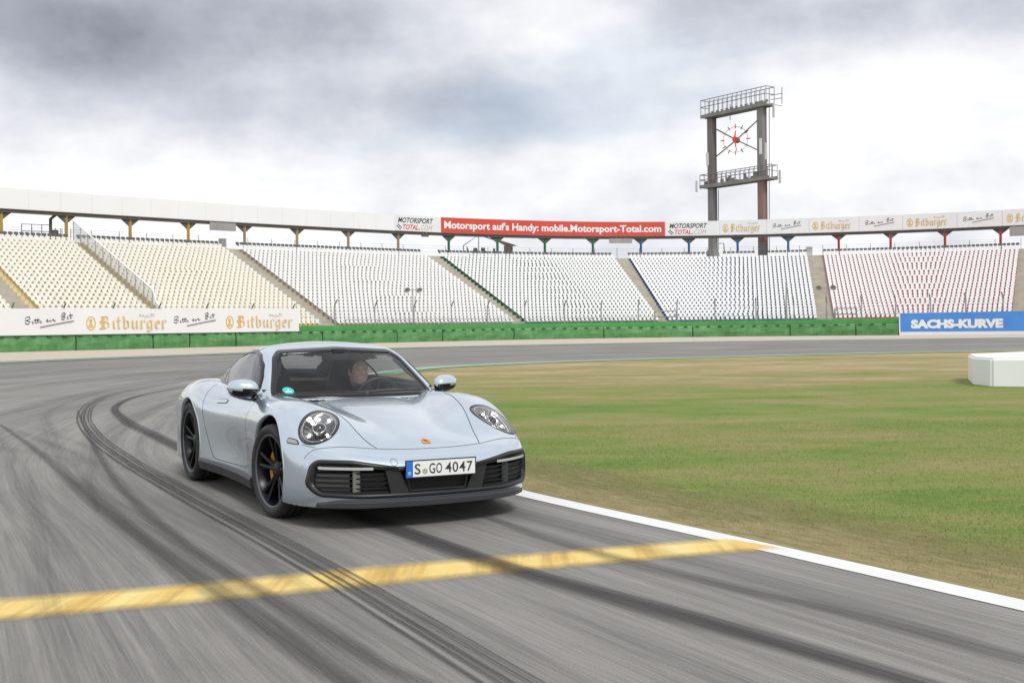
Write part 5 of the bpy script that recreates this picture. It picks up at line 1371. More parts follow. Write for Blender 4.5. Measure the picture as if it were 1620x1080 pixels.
for s_ in (1, -1):
    sa = Shell(f_body, None, None).basis((0, s_, 0))[0][0]; g = lambda pts: [(x * sa, z) for x, z in pts]
    dr = catmull([(-.705, .87, 0), (-.70, .70, 0), (-.685, .50, 0), (-.66, .34, 0), (-.70, .285, 0), (-1.2, .262, 0), (-1.62, .262, 0), (-1.74, .31, 0), (-1.86, .45, 0), (-1.95, .62, 0), (-1.99, .78, 0), (-2.0, .90, 0)], 6)
    seam('panel_gap', f_body, (0, s_, 0), g([(p[0], p[1]) for p in dr]), .0055, M_SEAM, body)
    seam('panel_gap', f_body, (0, s_, 0), g([(.545, .562), (.60, .552), (.66, .545)]), .004, M_SEAM, body)
    # door handle: flush bar
    hp = rounded([(-1.66 * sa, .735), (-1.44 * sa, .742), (-1.44 * sa, .768), (-1.66 * sa, .765)], .012, 4); P, F, N_ = patch(f_body, (0, s_, 0), densify(hp, .02), .006, 4); cobj('door_handle', P, F, M_PAINT, normals=N_)
    P, F = ring(f_body, (0, s_, 0), inset(densify(hp, .02), -.005), inset(densify(hp, .02), -.0005), .001); cobj('handle_gap', P, F, M_SEAM, body)
    # side sill
    mb = MB(); 
    for i in range(14):
        pass
    xs = np.linspace(-2.02, -.42, 24); V = []; F = []
    for x in xs:
        y0 = float(sidew(x)) + .004; 
        for (dy, z) in ((.012, .235), (.022, .215), (.004, .145), (-.10, .135), (-.10, .24)): V.append((x, s_ * (y0 + dy), z))
    for i in range(len(xs) - 1):
        for j in range(5): F.append((i * 5 + j, i * 5 + (j + 1) % 5, (i + 1) * 5 + (j + 1) % 5, (i + 1) * 5 + j))
    F += [(0, 1, 2, 3, 4), tuple(len(V) - 5 + j for j in (4, 3, 2, 1, 0))]
    cobj('side_sill', V, F, M_LIP, smooth=False)
    # arch lips: thin rolled edge following each wheel opening
    for cx, r in ((0.0, .385), (-2.45, .396)):
        th = np.radians(np.linspace(-22, 202, 60)); V = []; F = []
        P2 = np.c_[(cx + (r + .006) * np.cos(th)) * sa, .349 + (r + .006) * np.sin(th)]; P = cast(f_body, P2, np.array([0, s_, 0.0]), Shell(f_body, None, None).basis((0, s_, 0))[:2])
        ok = ~np.isnan(P[:, 0]) & (P[:, 2] > .15)
        for p, t_ in zip(P[ok], th[ok]):
            d = np.array([math.cos(t_), 0, math.sin(t_)]); y = np.array([0, s_, 0.0])
            for (dr_, dy) in ((.006, -.004), (.004, .003), (-.004, .0045), (-.010, .001), (-.012, -.030)): V.append(p + d * dr_ + y * dy)
        k = len(V) // 5
        for i in range(k - 1):
            for j in range(4): F.append((i * 5 + j, i * 5 + j + 1, (i + 1) * 5 + j + 1, (i + 1) * 5 + j))
        cobj('arch_lip', V, F, M_PAINT, body)
        # inner liner
        th = np.radians(np.linspace(-20, 200, 30)); V = []; F = []
        for t_ in th:
            for y in (.50, .86): V.append((cx + (r + .004) * math.cos(t_), s_ * y, .349 + (r + .004) * math.sin(t_)))
        F = [(2 * i, 2 * i + 1, 2 * i + 3, 2 * i + 2) for i in range(29)]; V.append((cx, s_ * .50, .349)); F += [(2 * i, 2 * i + 2, 60) for i in range(29)]
        cobj('wheel_liner', V, F, M_MATT, smooth=False)

# floor
mb = MB().box((-1.3, 0, .150), (3.6, 1.0, .02)); mb.box((-1.25, 0, .152), (1.55, 1.70, .018)); cbuild(mb, 'floor_pan', M_MATT)

# ---- front intake interior
def bodypt(y, z):
    return cast(f_body, [(y, z)], np.array([1.0, 0, 0]), Shell(f_body, None, None).basis(FRONT)[:2])[0]
ind = densify(intake, .025)
Pi = cast(f_body, ind, np.array([1.0, 0, 0]), Shell(f_body, None, None).basis(FRONT)[:2]); V = []; F = []; k = len(Pi)
cen = np.array([0, 0, .33])
for (dx, sc) in ((.002, 1.0), (-.02, .985), (-.075, .95)):
    for p in Pi: V.append((p[0] + dx, p[1] * (sc if abs(p[1]) > .5 else 1), cen[2] + (p[2] - cen[2]) * (sc - (.05 if dx < -.05 else 0))))
for i in range(2):
    for j in range(k): F.append((i * k + j, i * k + (j + 1) % k, (i + 1) * k + (j + 1) % k, (i + 1) * k + j))
cobj('intake_duct', V, F, M_BLK, smooth=True)
# dark back wall following the nose
ys = np.linspace(-.86, .86, 40); V = []; F = []
for y in ys:
    x = float(nosex(y)) - .10
    V += [(x, y * .96, .21), (x, y * .96, .47)]
F = [(2 * i, 2 * i + 2, 2 * i + 3, 2 * i + 1) for i in range(39)]
cobj('intake_back', V, F, M_MATT, smooth=False)
# frame round the opening
P, F = ring(f_body, FRONT, inset(ind, -.016), inset(ind, .009), .006, .03); cobj('intake_frame', P, F, M_BLK)
def slatline(y0, y1, z0, z1, back, th, dep, n=10):
    """horizontal bar following the nose between two y positions"""
    V = []; F = []
    for i in range(n + 1):
        t = i / n; y = y0 + (y1 - y0) * t; z = z0 + (z1 - z0) * t; x = float(nosex(y)) - back
        V += [(x, y, z - th / 2), (x + .002, y, z + th / 2), (x - dep, y, z + th / 2 + .012), (x - dep, y, z - th / 2 + .012)]
    for i in range(n):
        for j in range(4): F.append((i * 4 + j, i * 4 + (j + 1) % 4, (i + 1) * 4 + (j + 1) % 4, (i + 1) * 4 + j))
    F += [(0, 3, 2, 1), tuple(4 * n + j for j in range(4))]
    return V, F
for s_ in (1, -1):
    g_ = cobj('side_intake', *[q for q in slatline(s_ * .80, s_ * .36, .248, .248, .012, .012, .06)], M_BLK, smooth=False)
    for k_ in range(4):
        z = .274 + k_ * .034
        cobj('louvre', *slatline(s_ * .80, s_ * .365, z + .004, z, .022, .006, .045), M_BLK, g_, False)
    for k_ in range(4):                                              # closed air flaps behind the outer louvres
        z = .262 + k_ * .034
        V, F = slatline(s_ * .795, s_ * .60, z + .004, z, .050, .028, .004); cobj('air_flap', V, F, M_LOUV if s_ < 0 else M_LIP, g_, False)
    for k_ in range(4):
        z = .262 + k_ * .034
        V, F = slatline(s_ * .53, s_ * .37, z, z, .055, .028, .004); cobj('air_flap', V, F, M_BLK, g_, False)
    mb = MB()
    y = s_ * .565; x = float(nosex(y)) - .035; mb.box((x, y, .32), (.02, .05, .155)); cbuild(mb, 'flap_post', M_LOUV if s_ < 0 else M_LIP, g_)
    # running light bar along the top of the intake
    V, F = slatline(s_ * .79, s_ * .47, .416, .412, -.004, .017, .03); drl = cobj('running_light', V, F, mat('running light lens', (0.50, 0.51, 0.53), 0.12), smooth=False)
    V, F = slatline(s_ * .81, s_ * .30, .437, .408, -.003, .018, .05); cobj('upper_blade', V, F, M_GLOSS, drl, False)
    # post between side and centre openings, raked inwards
    V = []
    for (y, z) in ((.285, .395), (.385, .405), (.345, .240), (.215, .234)):
        x = float(nosex(y)); V.append((x - .012, s_ * y, z))
    V2 = [(v[0] - .10, v[1], v[2]) for v in V]; mb = MB().hexa(V + V2); cbuild(mb, 'intake_post', M_BLK)
# centre grille: mesh panel with frame
mb = MB(); mb.box((.93, 0, .32), (.01, .46, .15)); cg = cbuild(mb, 'centre_grille', M_MATT)
mb = MB()
for (y0, z0, y1, z1) in ((-.235, .385, .235, .385), (-.21, .250, .21, .250), (-.235, .385, -.21, .250), (.235, .385, .21, .250)): mb.tube([(.962, y0, z0), (.962, y1, z1)], .006, 6)
cbuild(mb, 'grille_frame', M_BLK, cg)
# front lip spoiler
ys = np.linspace(-.79, .79, 60); V = []; F = []; prof = [(-.020, .205), (.006, .199), (.024, .184), (.020, .150), (-.02, .140), (-.22, .135), (-.22, .20)]
for y in ys:
    e = sst(.80, .66, abs(y)); x = float(nosex(y)) - .012
    for (dx, z) in prof: V.append((x + dx * (.35 + .65 * e) - .012 * (1 - e), y, .145 + (z - .145) * (.55 + .45 * e)))
kk = len(prof)
for i in range(len(ys) - 1):
    for j in range(kk): F.append((i * kk + j, i * kk + (j + 1) % kk, (i + 1) * kk + (j + 1) % kk, (i + 1) * kk + j))
F += [tuple(range(kk)), tuple(len(V) - kk + j for j in reversed(range(kk)))]
cobj('front_lip', V, F, M_LIP, smooth=False)
# sensor discs and tow cap
for y, z in ((-.37, .49), (-.52, .16)): pass
for (y, z, r) in ((-.318, .448, .024),):
    th = np.linspace(0, 2 * np.pi, 25)[:-1]; c_ = np.c_[y + r * np.cos(th), z + r * np.sin(th)]; P, F = ring(f_body, FRONT, c_, inset(c_, .0025), .0008); cobj('tow_cap', P, F, M_SEAM, body)

# ---- number plate
plate_c = np.array([float(nosex(0)) + .018, 0, .402]); 
pl = thing('tmp', None, None); bpy.data.objects.remove(pl)
mb = MB().box((plate_c[0], 0, plate_c[2]), (.010, .532, .122)); lp = cbuild(mb, 'number_plate', M_GLOSS)
def plate_fr(u, v, o): return (plate_c[0] + .0052 + o, u, plate_c[2] + v)        # u: car-left positive = picture right
M_PLW = mat('plate white', (0.80, 0.81, 0.80), 0.35); M_PLB = mat('plate blue', (0.02, 0.16, 0.62), 0.4); M_SEAL = mat('plate seal', (0.36, 0.42, 0.20), 0.5)
rect = lambda x0, y0, x1, y1: (np.array([(x0, y0), (x1, y0), (x1, y1), (x0, y1)]), [(0, 1, 2, 3)])
def cprint(name, items, m, lift, parent):
    V = []; F = []
    for vs, fs, u, v in items:
        b = len(V); V += [plate_fr(u + x, v + y, lift) for x, y in vs]; F += [tuple(b + i for i in f) for f in fs]
    return cobj(name, V, F, m, parent, False)
cprint('plate_face', [(*rect(-.212, -.053, .258, .053), 0, 0)], M_PLW, .0006, lp)
cprint('country_band', [(*rect(-.260, -.055, -.214, .055), 0, 0)], M_PLB, .0006, lp)
v, f = text2d('D', .019, None, .02); cprint('country_letter', [(v, f, -.244, -.035)], M_WINK, .0014, lp)
for tx, x, w in (('S', -.200, .044), ('G', -.092, .045), ('O', -.040, .045), ('4', .030, .047), ('0', .084, .044), ('4', .136, .047), ('7', .193, .045)):
    v, f = text2d(tx, .072, w, .012); cprint('plate_letter', [(v, f, x, -.036)], M_INK, .0014, lp)
th = np.linspace(0, 2 * np.pi, 21)[:-1]; disc = (np.c_[.0195 * np.cos(th), .0195 * np.sin(th)], [tuple(range(20))]); cprint('registration_seal', [(*disc, -.123, -.018)], M_SEAL, .0014, lp)
disc2 = (np.c_[.009 * np.cos(th), .009 * np.sin(th)], [tuple(range(20))]); cprint('seal_centre', [(*disc2, -.123, -.018)], M_GREYINK, .0020, lp)

# ---- bonnet crest (small enamel shield)
a_, b_, nn_ = BASEX; sh = np.array([(0, -.036), (.018, -.022), (.027, .002), (.028, .030), (.012, .034), (0, .031), (-.012, .034), (-.028, .030), (-.027, .002), (-.018, -.022)])
c0 = np.array([.755, 0, 0])
def shield(scale, ox=0, oy=0): return [((c0[0] + (p[1] * scale + oy) * -1 * -1) , (p[0] * scale + ox)) for p in sh]
def on_hood(pts): return [top2(x, y) for x, y in pts]
P, F, N_ = patch(f_body, (0, 0, 1), densify(on_hood(shield(1.15)), .006), .003, 3); cr0 = cobj('bonnet_crest', P, F, mat('gold enamel', (0.80, 0.42, 0.04), 0.25, 0.6))
for (x0, y0, x1, y1, m_) in ((.755, .002, .775, .022, 'r'), (.737, -.020, .753, -.002, 'r'), (.745, -.008, .767, .008, 'k')):
    P, F, N_ = patch(f_body, (0, 0, 1), densify(on_hood([(x0, y0), (x1, y0), (x1, y1), (x0, y1)]), .006), .0036 if m_ == 'r' else .0042, 2); cobj('crest_field', P, F, M_REDINK if m_ == 'r' else M_INK, cr0)

# ---- headlights
M_DRL = mat('lit lamp point', (0.9, 0.9, 0.9), 0.3); M_DRL.node_tree.nodes['Principled BSDF'].inputs['Emission Color'].default_value = (1.0, 0.96, 0.9, 1); M_DRL.node_tree.nodes['Principled BSDF'].inputs['Emission Strength'].default_value = 1.5
for s_ in (1, -1):
    n_, a, b, c2, e = HL[s_]; k = len(e)
    Po = cast(f_body, c2 + e, n_, (a, b)); ctr = cast(f_body, [c2], n_, (a, b))[0]
    P, F = ring(f_body, n_, c2 + e * 1.022, c2 + e * .968, .003, .02); hl = cobj('headlight', P, F, M_BLK)
    # bulged lens
    rings = 10; V = []; F = []
    for i in range(rings):
        t = 1 - i / rings; Pp = cast(f_body, c2 + e * t * .985, n_, (a, b)); V.append(Pp + n_ * (.004 + .016 * (1 - t * t)))
    V.append((cast(f_body, [c2], n_, (a, b)) + n_ * .020)); V = np.concatenate(V)
    for i in range(rings - 1):
        for j in range(k): F.append((i * k + j, i * k + (j + 1) % k, (i + 1) * k + (j + 1) % k, (i + 1) * k + j))
    F += [((rings - 1) * k + j, (rings - 1) * k + (j + 1) % k, rings * k) for j in range(k)]
    q = F[0]; nn = np.cross(V[q[1]] - V[q[0]], V[q[2]] - V[q[0]]); F = [tuple(reversed(q)) for q in F] if nn @ n_ < 0 else F
    cobj('lens', V, F, M_LENS, hl)
    # bowl: levels of (scale, depth)
    # the lamp unit points straight ahead and a little outward
    ax_ = np.array([.90, .12 * s_, .40]); ax_ /= np.linalg.norm(ax_)
    lev = [(.97, -.004), (.93, -.018), (.86, -.024), (.84, -.034), (.70, -.055), (.50, -.085), (.34, -.098), (.30, -.100)]
    V = []; F = []
    for (sc, dep) in lev:
        Pp = cast(f_body, c2 + e * sc, n_, (a, b)); flat = ctr + (a[None] * (e * sc)[:, :1] + b[None] * (e * sc)[:, 1:]); w = min(1, max(0, (.97 - sc) / .4)); V.append(Pp * (1 - w) + flat * w + n_ * dep)
    V.append(ctr[None] + n_ * -.102); V = np.concatenate(V); L_ = len(lev)
    midx = []
    for i in range(L_ - 1):
        for j in range(k): F.append((i * k + j, i * k + (j + 1) % k, (i + 1) * k + (j + 1) % k, (i + 1) * k + j)); midx.append(1 if i in (0,) else (2 if i in (2,) else 0))
    F += [((L_ - 1) * k + j, (L_ - 1) * k + (j + 1) % k, L_ * k) for j in range(k)]; midx += [0] * k
    q = F[0]; nn = np.cross(V[q[1]] - V[q[0]], V[q[2]] - V[q[0]]); F = [tuple(reversed(q)) for q in F] if nn @ n_ < 0 else F
    o = mesh('reflector_bowl', V, F, [M_LAMPIN, M_BLK, M_CHROME], None, True, midx); o.parent = hl
    # bright bezel ring
    mb = MB(); rg = [tuple(ctr + a * q[0] * .80 + b * q[1] * .80 + n_ * (-.026) + 0 * n_) for q in e]; rg.append(rg[0])
    Pp = cast(f_body, c2 + e * .83, n_, (a, b)) + n_ * -.008; rg = [tuple(p) for p in Pp] + [tuple(Pp[0])]
    mb.tube(rg, .0030, 6, False); cbuild(mb, 'bezel', M_CHROME, hl, True)
    # central projector
    c_ = ctr + n_ * -.045; mb = MB(); mb.tube([tuple(c_ - n_ * .05), tuple(c_ + n_ * .012)], [.040, .044], 24, True); cbuild(mb, 'projector_barrel', M_LAMPIN, hl, True)
    mb = MB(); rg = [tuple(c_ + n_ * .014 + (a * math.cos(t) + b * math.sin(t)) * .043) for t in np.linspace(0, 2 * np.pi, 25)]; mb.tube(rg, .004, 6, False); cbuild(mb, 'projector_ring', M_CHROME, hl, True)
    V = []; F = []
    for i, (r, h) in enumerate(((.038, .012), (.034, .024), (.024, .033), (.010, .038))):
        for t in np.linspace(0, 2 * np.pi, 17)[:-1]: V.append(c_ + n_ * h + (a * math.cos(t) + b * math.sin(t)) * r)
    for i in range(3):
        for j in range(16): F.append((i * 16 + j, i * 16 + (j + 1) % 16, (i + 1) * 16 + (j + 1) % 16, (i + 1) * 16 + j))
    F.append(tuple(48 + j for j in range(16))); cobj('projector_lens', V, F, mat('projector glass', (0.10, 0.10, 0.10), 0.05, 0.5), hl)
    mb = MB().box((0, 0, 0), (.064, .007, .010)); mb.v = [tuple(c_ + n_ * .036 + a * v[0] + b * v[1] + n_ * v[2] * .5) for v in mb.v]; cbuild(mb, 'projector_bar', M_BLK, hl)
    for q, (da, db) in enumerate(((-.062, .062), (.062, .062), (-.062, -.062), (.062, -.062))):
        p = ctr + a * da + b * db + n_ * -.040; inw = (a * -da + b * -db); inw /= np.linalg.norm(inw); sd = np.cross(n_, inw)
        mb = MB().hexa([tuple(p - inw * .030 + sd * w_ * .017 + n_ * h_) for w_, h_ in ((-1, -.012), (1, -.012), (1, .012), (-1, .012))] + [tuple(p + inw * .026 + sd * w_ * .008 + n_ * h_) for w_, h_ in ((-1, -.03), (1, -.03), (1, -.004), (-1, -.004))])
        cbuild(mb, 'light_fin', M_CHROME, hl)
        mb = MB(); r_ = .0095; mb.tube([tuple(p + n_ * .008), tuple(p + n_ * .017)], r_, 10); cbuild(mb, 'light_point', M_DRL, hl)
    mb = MB()
    for t in np.linspace(0.2, 2 * np.pi + .2, 15)[:-1]:
        d1 = a * math.cos(t) + b * math.sin(t); mb.tube([tuple(ctr + d1 * .052 + n_ * -.080), tuple(ctr + d1 * .105 + n_ * -.045)], .0025, 4, False)
    cbuild(mb, 'bowl_rib', M_CHROME, hl, True)
    # washer jet cover beside the lamp
    # indicator at the corner ahead of the wheel arch
    sa = Shell(f_body, None, None).basis((0, s_, 0))[0][0]
    ip = rounded([(.402 * sa, .568), (.400 * sa, .595), (.48 * sa, .586), (.520 * sa, .562)], .010, 4); P, F, N_ = patch(f_body, (0, s_, 0), densify(ip, .02), .003, 4)
    ind_ = cobj('side_marker_lamp', P, F, mat('pale lamp lens', (0.36, 0.36, 0.35), 0.15), normals=N_)
    P, F = ring(f_body, (0, s_, 0), inset(densify(ip, .02), -.006), inset(densify(ip, .02), -.0005), .002); cobj('lamp_edge', P, F, M_BLK, ind_)

# ---- wheels
def wheel(cx, sy, R, rimR, w, yout, steer):
    hub = bpy.data.objects.new('wheel', None); COL.objects.link(hub); hub.parent = car; hub.location = (cx, sy * (yout - w / 2), R - .004); hub.rotation_euler = (0, math.radians(cx * 0) , steer)
    k = sy                                                         # outward direction in hub frame
    def L2(prof, n=64):
        mb = MB(); mb.lathe([(h * k, r) for h, r in prof], n, 'Y'); 
        return mb
    h = w / 2
    t = L2([(-h + .03, rimR - .005), (-h + .008, rimR + .02), (-h, rimR + .045), (-h + .006, R - .022), (-h + .022, R - .006), (-h + .05, R), (-.055, R + .0008), (-.053, R - .007), (-.043, R - .007), (-.041, R + .0012), (-.008, R + .0015), (-.006, R - .007), (.006, R - .007), (.008, R + .0015), (.041, R + .0012), (.043, R - .007), (.053, R - .007), (.055, R + .0008), (h - .05, R), (h - .022, R - .006), (h - .006, R - .022), (h, rimR + .045), (h - .004, rimR + .020), (h - .010, rimR + .008), (h - .03, rimR - .004)], 72)
    cobj('tyre', t.v, t.f, M_RUB, hub)
    t = L2([(h - .014, rimR + .006), (h - .012, rimR - .004), (h - .020, rimR - .010)]); cobj('rim_edge', t.v, t.f, M_RIMEDGE, hub)
    t = L2([(h - .020, rimR - .010), (h - .045, rimR - .022), (h - .10, rimR - .030), (-h + .02, rimR - .035), (-h + .01, rimR)]); cobj('rim', t.v, t.f, M_RIM, hub)
    t = L2([(h - .115, .02), (h - .115, .168), (h - .14, .168), (h - .14, .02)]); cobj('brake_disc', t.v, t.f, M_DISC, hub)
    t = L2([(h - .060, 0.001), (h - .052, .026), (h - .058, .036), (h - .066, .072), (h - .10, .080), (h - .115, .085)], 32); cobj('hub_cap', t.v, t.f, M_RIM, hub)
    # five paired spokes
    for i in range(5):
        for dd in (-.17, .17):
            a0 = 2 * math.pi * i / 5 + .35; a_out = a0 + dd * 1.15; a_in = a0 + dd * 1.0; 
            def pt_(r, ang, off, hh): 
                c, s2 = math.cos(ang), math.sin(ang); return (r * c - off * s2, hh * k, r * s2 + off * c)
            V = []
            for r, ang, wd, h0, h1 in ((.055, a_in, .013, h - .064, h - .10), (.13, a0 + dd * 1.0, .013, h - .052, h - .085), (rimR - .012, a_out, .016, h - .030, h - .065)):
                V += [pt_(r, ang, -wd, h0 - .005), pt_(r, ang, 0, h0), pt_(r, ang, wd, h0 - .005), pt_(r, ang, wd * .8, h1), pt_(r, ang, -wd * .8, h1)]
            F = []
            for q in range(2):
                for j in range(5): F.append((q * 5 + j, q * 5 + (j + 1) % 5, (q + 1) * 5 + (j + 1) % 5, (q + 1) * 5 + j))
            F += [(0, 1, 2, 3, 4), (14, 13, 12, 11, 10)]
            cobj('spoke', V, F, M_RIM, hub, False)
    # caliper behind the spokes
    V = []; F = []; n_ = 10; a0 = math.radians(168 if cx > -1 else 20)
    for i in range(n_ + 1):
        ang = a0 - .72 + 1.44 * i / n_
        for (r, hh) in ((.095, h - .100), (.188, h - .096), (.196, h - .13), (.095, h - .15)): V.append((r * math.cos(ang), hh * k, r * math.sin(ang)))
    for i in range(n_):
        for j in range(4): F.append((i * 4 + j, i * 4 + (j + 1) % 4, (i + 1) * 4 + (j + 1) % 4, (i + 1) * 4 + j))
    F += [(0, 3, 2, 1), tuple(4 * n_ + j for j in range(4))]; cobj('brake_caliper', V, F, M_CAL, hub, False)
    return hub
steer = math.radians(7)
wheel(0, -1, .340, .262, .245, .915, steer); wheel(0, 1, .340, .262, .245, .915, steer)
wheel(-2.45, -1, .358, .274, .305, .932, 0); wheel(-2.45, 1, .358, .274, .305, .932, 0)

# ---- mirrors
def mirror(s_):
    # shell as stretched ellipsoid lofted along y
    root = np.array([-.80, s_ * .880, .893]); V = []; F = []; nr, ns = 14, 22
    for i in range(nr + 1):
        t = i / nr; u = -1 + 2 * t; r = math.sqrt(max(0, 1 - abs(u) ** 2.6)); y = root[1] + s_ * u * .122
        for j in range(ns):
            a = 2 * math.pi * j / ns; cx_2, sz = math.cos(a), math.sin(a)
            ex = (.075 if cx_2 > 0 else .030); x = root[0] + cx_2 * ex * r * (1.05 - .18 * u) - .030 * u; z = root[2] + sz * .066 * r * (1.08 - .10 * u) + .006 * u
            V.append((x, y, z))
    for i in range(nr):
        for j in range(ns): F.append((i * ns + j, i * ns + (j + 1) % ns, (i + 1) * ns + (j + 1) % ns, (i + 1) * ns + j))
    V = np.array(V); mi = [1 if V[list(q)].mean(0)[2] < root[2] - .028 + 0.02 * (V[list(q)].mean(0)[0] - root[0]) / .07 else 0 for q in F]
    if s_ < 0: F = [tuple(reversed(q)) for q in F]
    o = mesh('wing_mirror', V, F, [M_PAINT, M_GLOSS], None, True, mi); o.parent = car
    mb = MB(); mb.tube([(root[0] + .01, root[1] - s_ * .075, root[2] - .050), (root[0] + .03, root[1] - s_ * .095, root[2] - .075), (root[0] + .04, root[1] - s_ * .11, root[2] - .105)], [.030, .026, .034], 10); cbuild(mb, 'mirror_arm', M_GLOSS, o, True)
    mb = MB().box((root[0] - .032, root[1], root[2]), (.004, .155, .095)); cbuild(mb, 'mirror_glass', M_CHROME, o)
mirror(1); mirror(-1)

# ---- windscreen details
M_TEAL = mat('teal sticker', (0.05, 0.50, 0.44), 0.5)
sc_ = np.array([-.555, .872]); th = np.linspace(0, 2 * np.pi, 25)[:-1]
P, F, N_ = patch(f_cabin, FRONT, np.c_[sc_[0] + .040 * np.cos(th), sc_[1] + .026 * np.sin(th)], .001, 3); stk = cobj('round_sticker', P, F, M_TEAL)
P, F, N_ = patch(f_cabin, FRONT, densify([(sc_[0] - .022, sc_[1] - .011), (sc_[0] + .022, sc_[1] - .011), (sc_[0] + .022, sc_[1] - .004), (sc_[0] - .022, sc_[1] - .004)], .01), .002, 2); cobj('sticker_bar', P, F, M_WINK, stk)
P, F, N_ = patch(f_cabin, FRONT, densify([(sc_[0] - .006, sc_[1] + .002), (sc_[0] + .012, sc_[1] + .004), (sc_[0] + .002, sc_[1] + .015)], .01), .002, 2); cobj('sticker_mark', P, F, M_WINK, stk)
for y0, y1 in ((-.52, .02), (.05, .56)):
    ps = [bpt for bpt in cast(f_cabin, np.array([(y0 + (y1 - y0) * t, .840 + .008 * math.sin(math.pi * t)) for t in np.linspace(0, 1, 9)]), np.array([1.0, 0, 0]), Shell(f_body, None, None).basis(FRONT)[:2])]
    mb = MB(); mb.tube([tuple(p + np.array([.012, 0, .010])) for p in ps], .007, 5); cbuild(mb, 'wiper', M_BLK)
# cowl strip at the foot of the windscreen
# ---- interior
def soft(name, pts, m, parent=None):
    """lofted closed solid through rectangles (centre, half y, half t, tilt)"""
    return None
mb = MB()
V = []; F = []; prof = [(-.60, .80), (-.76, .845), (-.96, .838), (-1.04, .80), (-1.04, .52), (-.60, .52)]
for y in np.linspace(-.66, .66, 13):
    for (x, z) in prof: V.append((x - .10 * (y / .66) ** 2, y, z + (.018 * math.exp(-((y - .36) / .16) ** 2) if z > .84 else 0)))
kk = 6
for i in range(12):
    for j in range(kk): F.append((i * kk + j, i * kk + (j + 1) % kk, (i + 1) * kk + (j + 1) % kk, (i + 1) * kk + j))
F += [tuple(range(kk)), tuple(len(V) - kk + j for j in reversed(range(kk)))]
cobj('dashboard', V, F, M_INT, smooth=False)
# steering wheel (car's left)
swc = Vector((-1.10, .37, .765)); swn = Vector((-.93, 0, .37)).normalized(); e1 = Vector((0, 1, 0)); e2 = swn.cross(e1)
mb = MB(); mb.tube([swc + (e1 * math.cos(t) + e2 * math.sin(t)) * .185 for t in np.linspace(0, 2 * math.pi, 33)], .015, 8, False); sw = cbuild(mb, 'steering_wheel', M_SEATL, None, True)
mb = MB(); mb.tube([swc - swn * .03, swc + swn * .015], .060, 14)
for t in (0, math.pi, -math.pi / 2): mb.tube([swc, swc + (e1 * math.cos(t) + e2 * math.sin(t)) * .18], .014, 6)
cbuild(mb, 'wheel_hub', M_INT, sw)
mb = MB(); mb.tube([swc - swn * .03, swc - swn * .25], .03, 8); cbuild(mb, 'steering_column', M_INT, sw)
for s_ in (1, -1):
    y = .37 * s_; V = []; F = []
    lev = [(-1.28, .42, .25, .07), (-1.62, .42, .26, .08), (-1.70, .55, .25, .09), (-1.78, .80, .235, .075), (-1.83, .98, .17, .055), (-1.85, 1.06, .13, .05), (-1.86, 1.13, .125, .04)]
    for (x, z, hw, th_) in lev:
        tilt = .9 if z < .5 else .2
        for t in np.linspace(0, 2 * np.pi, 13)[:-1]:
            c, s2 = math.cos(t), math.sin(t); c = math.copysign(abs(c) ** .5, c); s2 = math.copysign(abs(s2) ** .6, s2)
            V.append((x + s2 * th_ * (1 - tilt * .8) , y + c * hw, z + s2 * th_ * tilt))
    for i in range(len(lev) - 1):
        for j in range(12): F.append((i * 12 + j, i * 12 + (j + 1) % 12, (i + 1) * 12 + (j + 1) % 12, (i + 1) * 12 + j))
    F += [tuple(range(12)), tuple(len(V) - 12 + j for j in reversed(range(12)))]
    st_ = cobj('car_seat', V, F, M_SEATL)
mb = MB().box((-2.2, 0, .72), (.5, 1.1, .35)); mb.box((-1.6, 0, .45), (1.3, .22, .25)); mb.box((-1.5, .70, .66), (1.5, .06, .44)); mb.box((-1.5, -.70, .66), (1.5, .06, .44)); cbuild(mb, 'cabin_lining', M_INT)
V, F = [], []
mb = MB().box((-1.125, -.0, 1.130), (.03, .22, .06)); mb.tube([(-1.12, 0, 1.155), (-1.09, 0, 1.195)], .012, 6); rmr = cbuild(mb, 'rear_view_mirror', M_INT)
MBx = MB().box((-1.142, 0, 1.130), (.004, .20, .048)); cbuild(MBx, 'mirror_glass', M_CHROME, rmr)
mb = MB().box((-1.06, 0, 1.178), (.08, .10, .03)); cbuild(mb, 'sensor_housing', M_BLK, rmr)
# inner headlining just under the roof
ch = surfnets(lambda P: f_cabin(P) + .028, (-2.5, -.7, .98), (-1.1, .7, 1.26), .05)
msk = ch[0][ch[1]].mean(1); keep = (msk[:, 2] > 1.06) & (nrm(f_cabin, msk)[:, 2] > .75) & (msk[:, 0] < -1.16) & (msk[:, 0] > -2.2)
cobj("headlining", ch[0], ch[1][keep], mat('headlining cloth', (0.05, 0.05, 0.052), 0.9))

# ---- rear: light bar, spoiler line, exhausts (seen from the side only)
P, F, N_ = patch(f_body, (-1, 0, 0), densify([(-.80, .70), (.80, .70), (.80, .735), (-.80, .735)], .05), .004, 3); cobj('tail_light', P, F, mat('red lamp lens', (0.5, 0.02, 0.02), 0.15))
mb = MB().box((-3.40, 0, .26), (.22, 1.2, .14)); cbuild(mb, 'rear_diffuser', M_BLK)

# suspension: the body leans a little towards its left side, the wheels stay flat
for ch in list(car.children):
    if not ch.name.startswith('wheel') or ch.name.startswith('wheel_liner'): ch.rotation_euler = (math.radians(-.6), 0, 0)
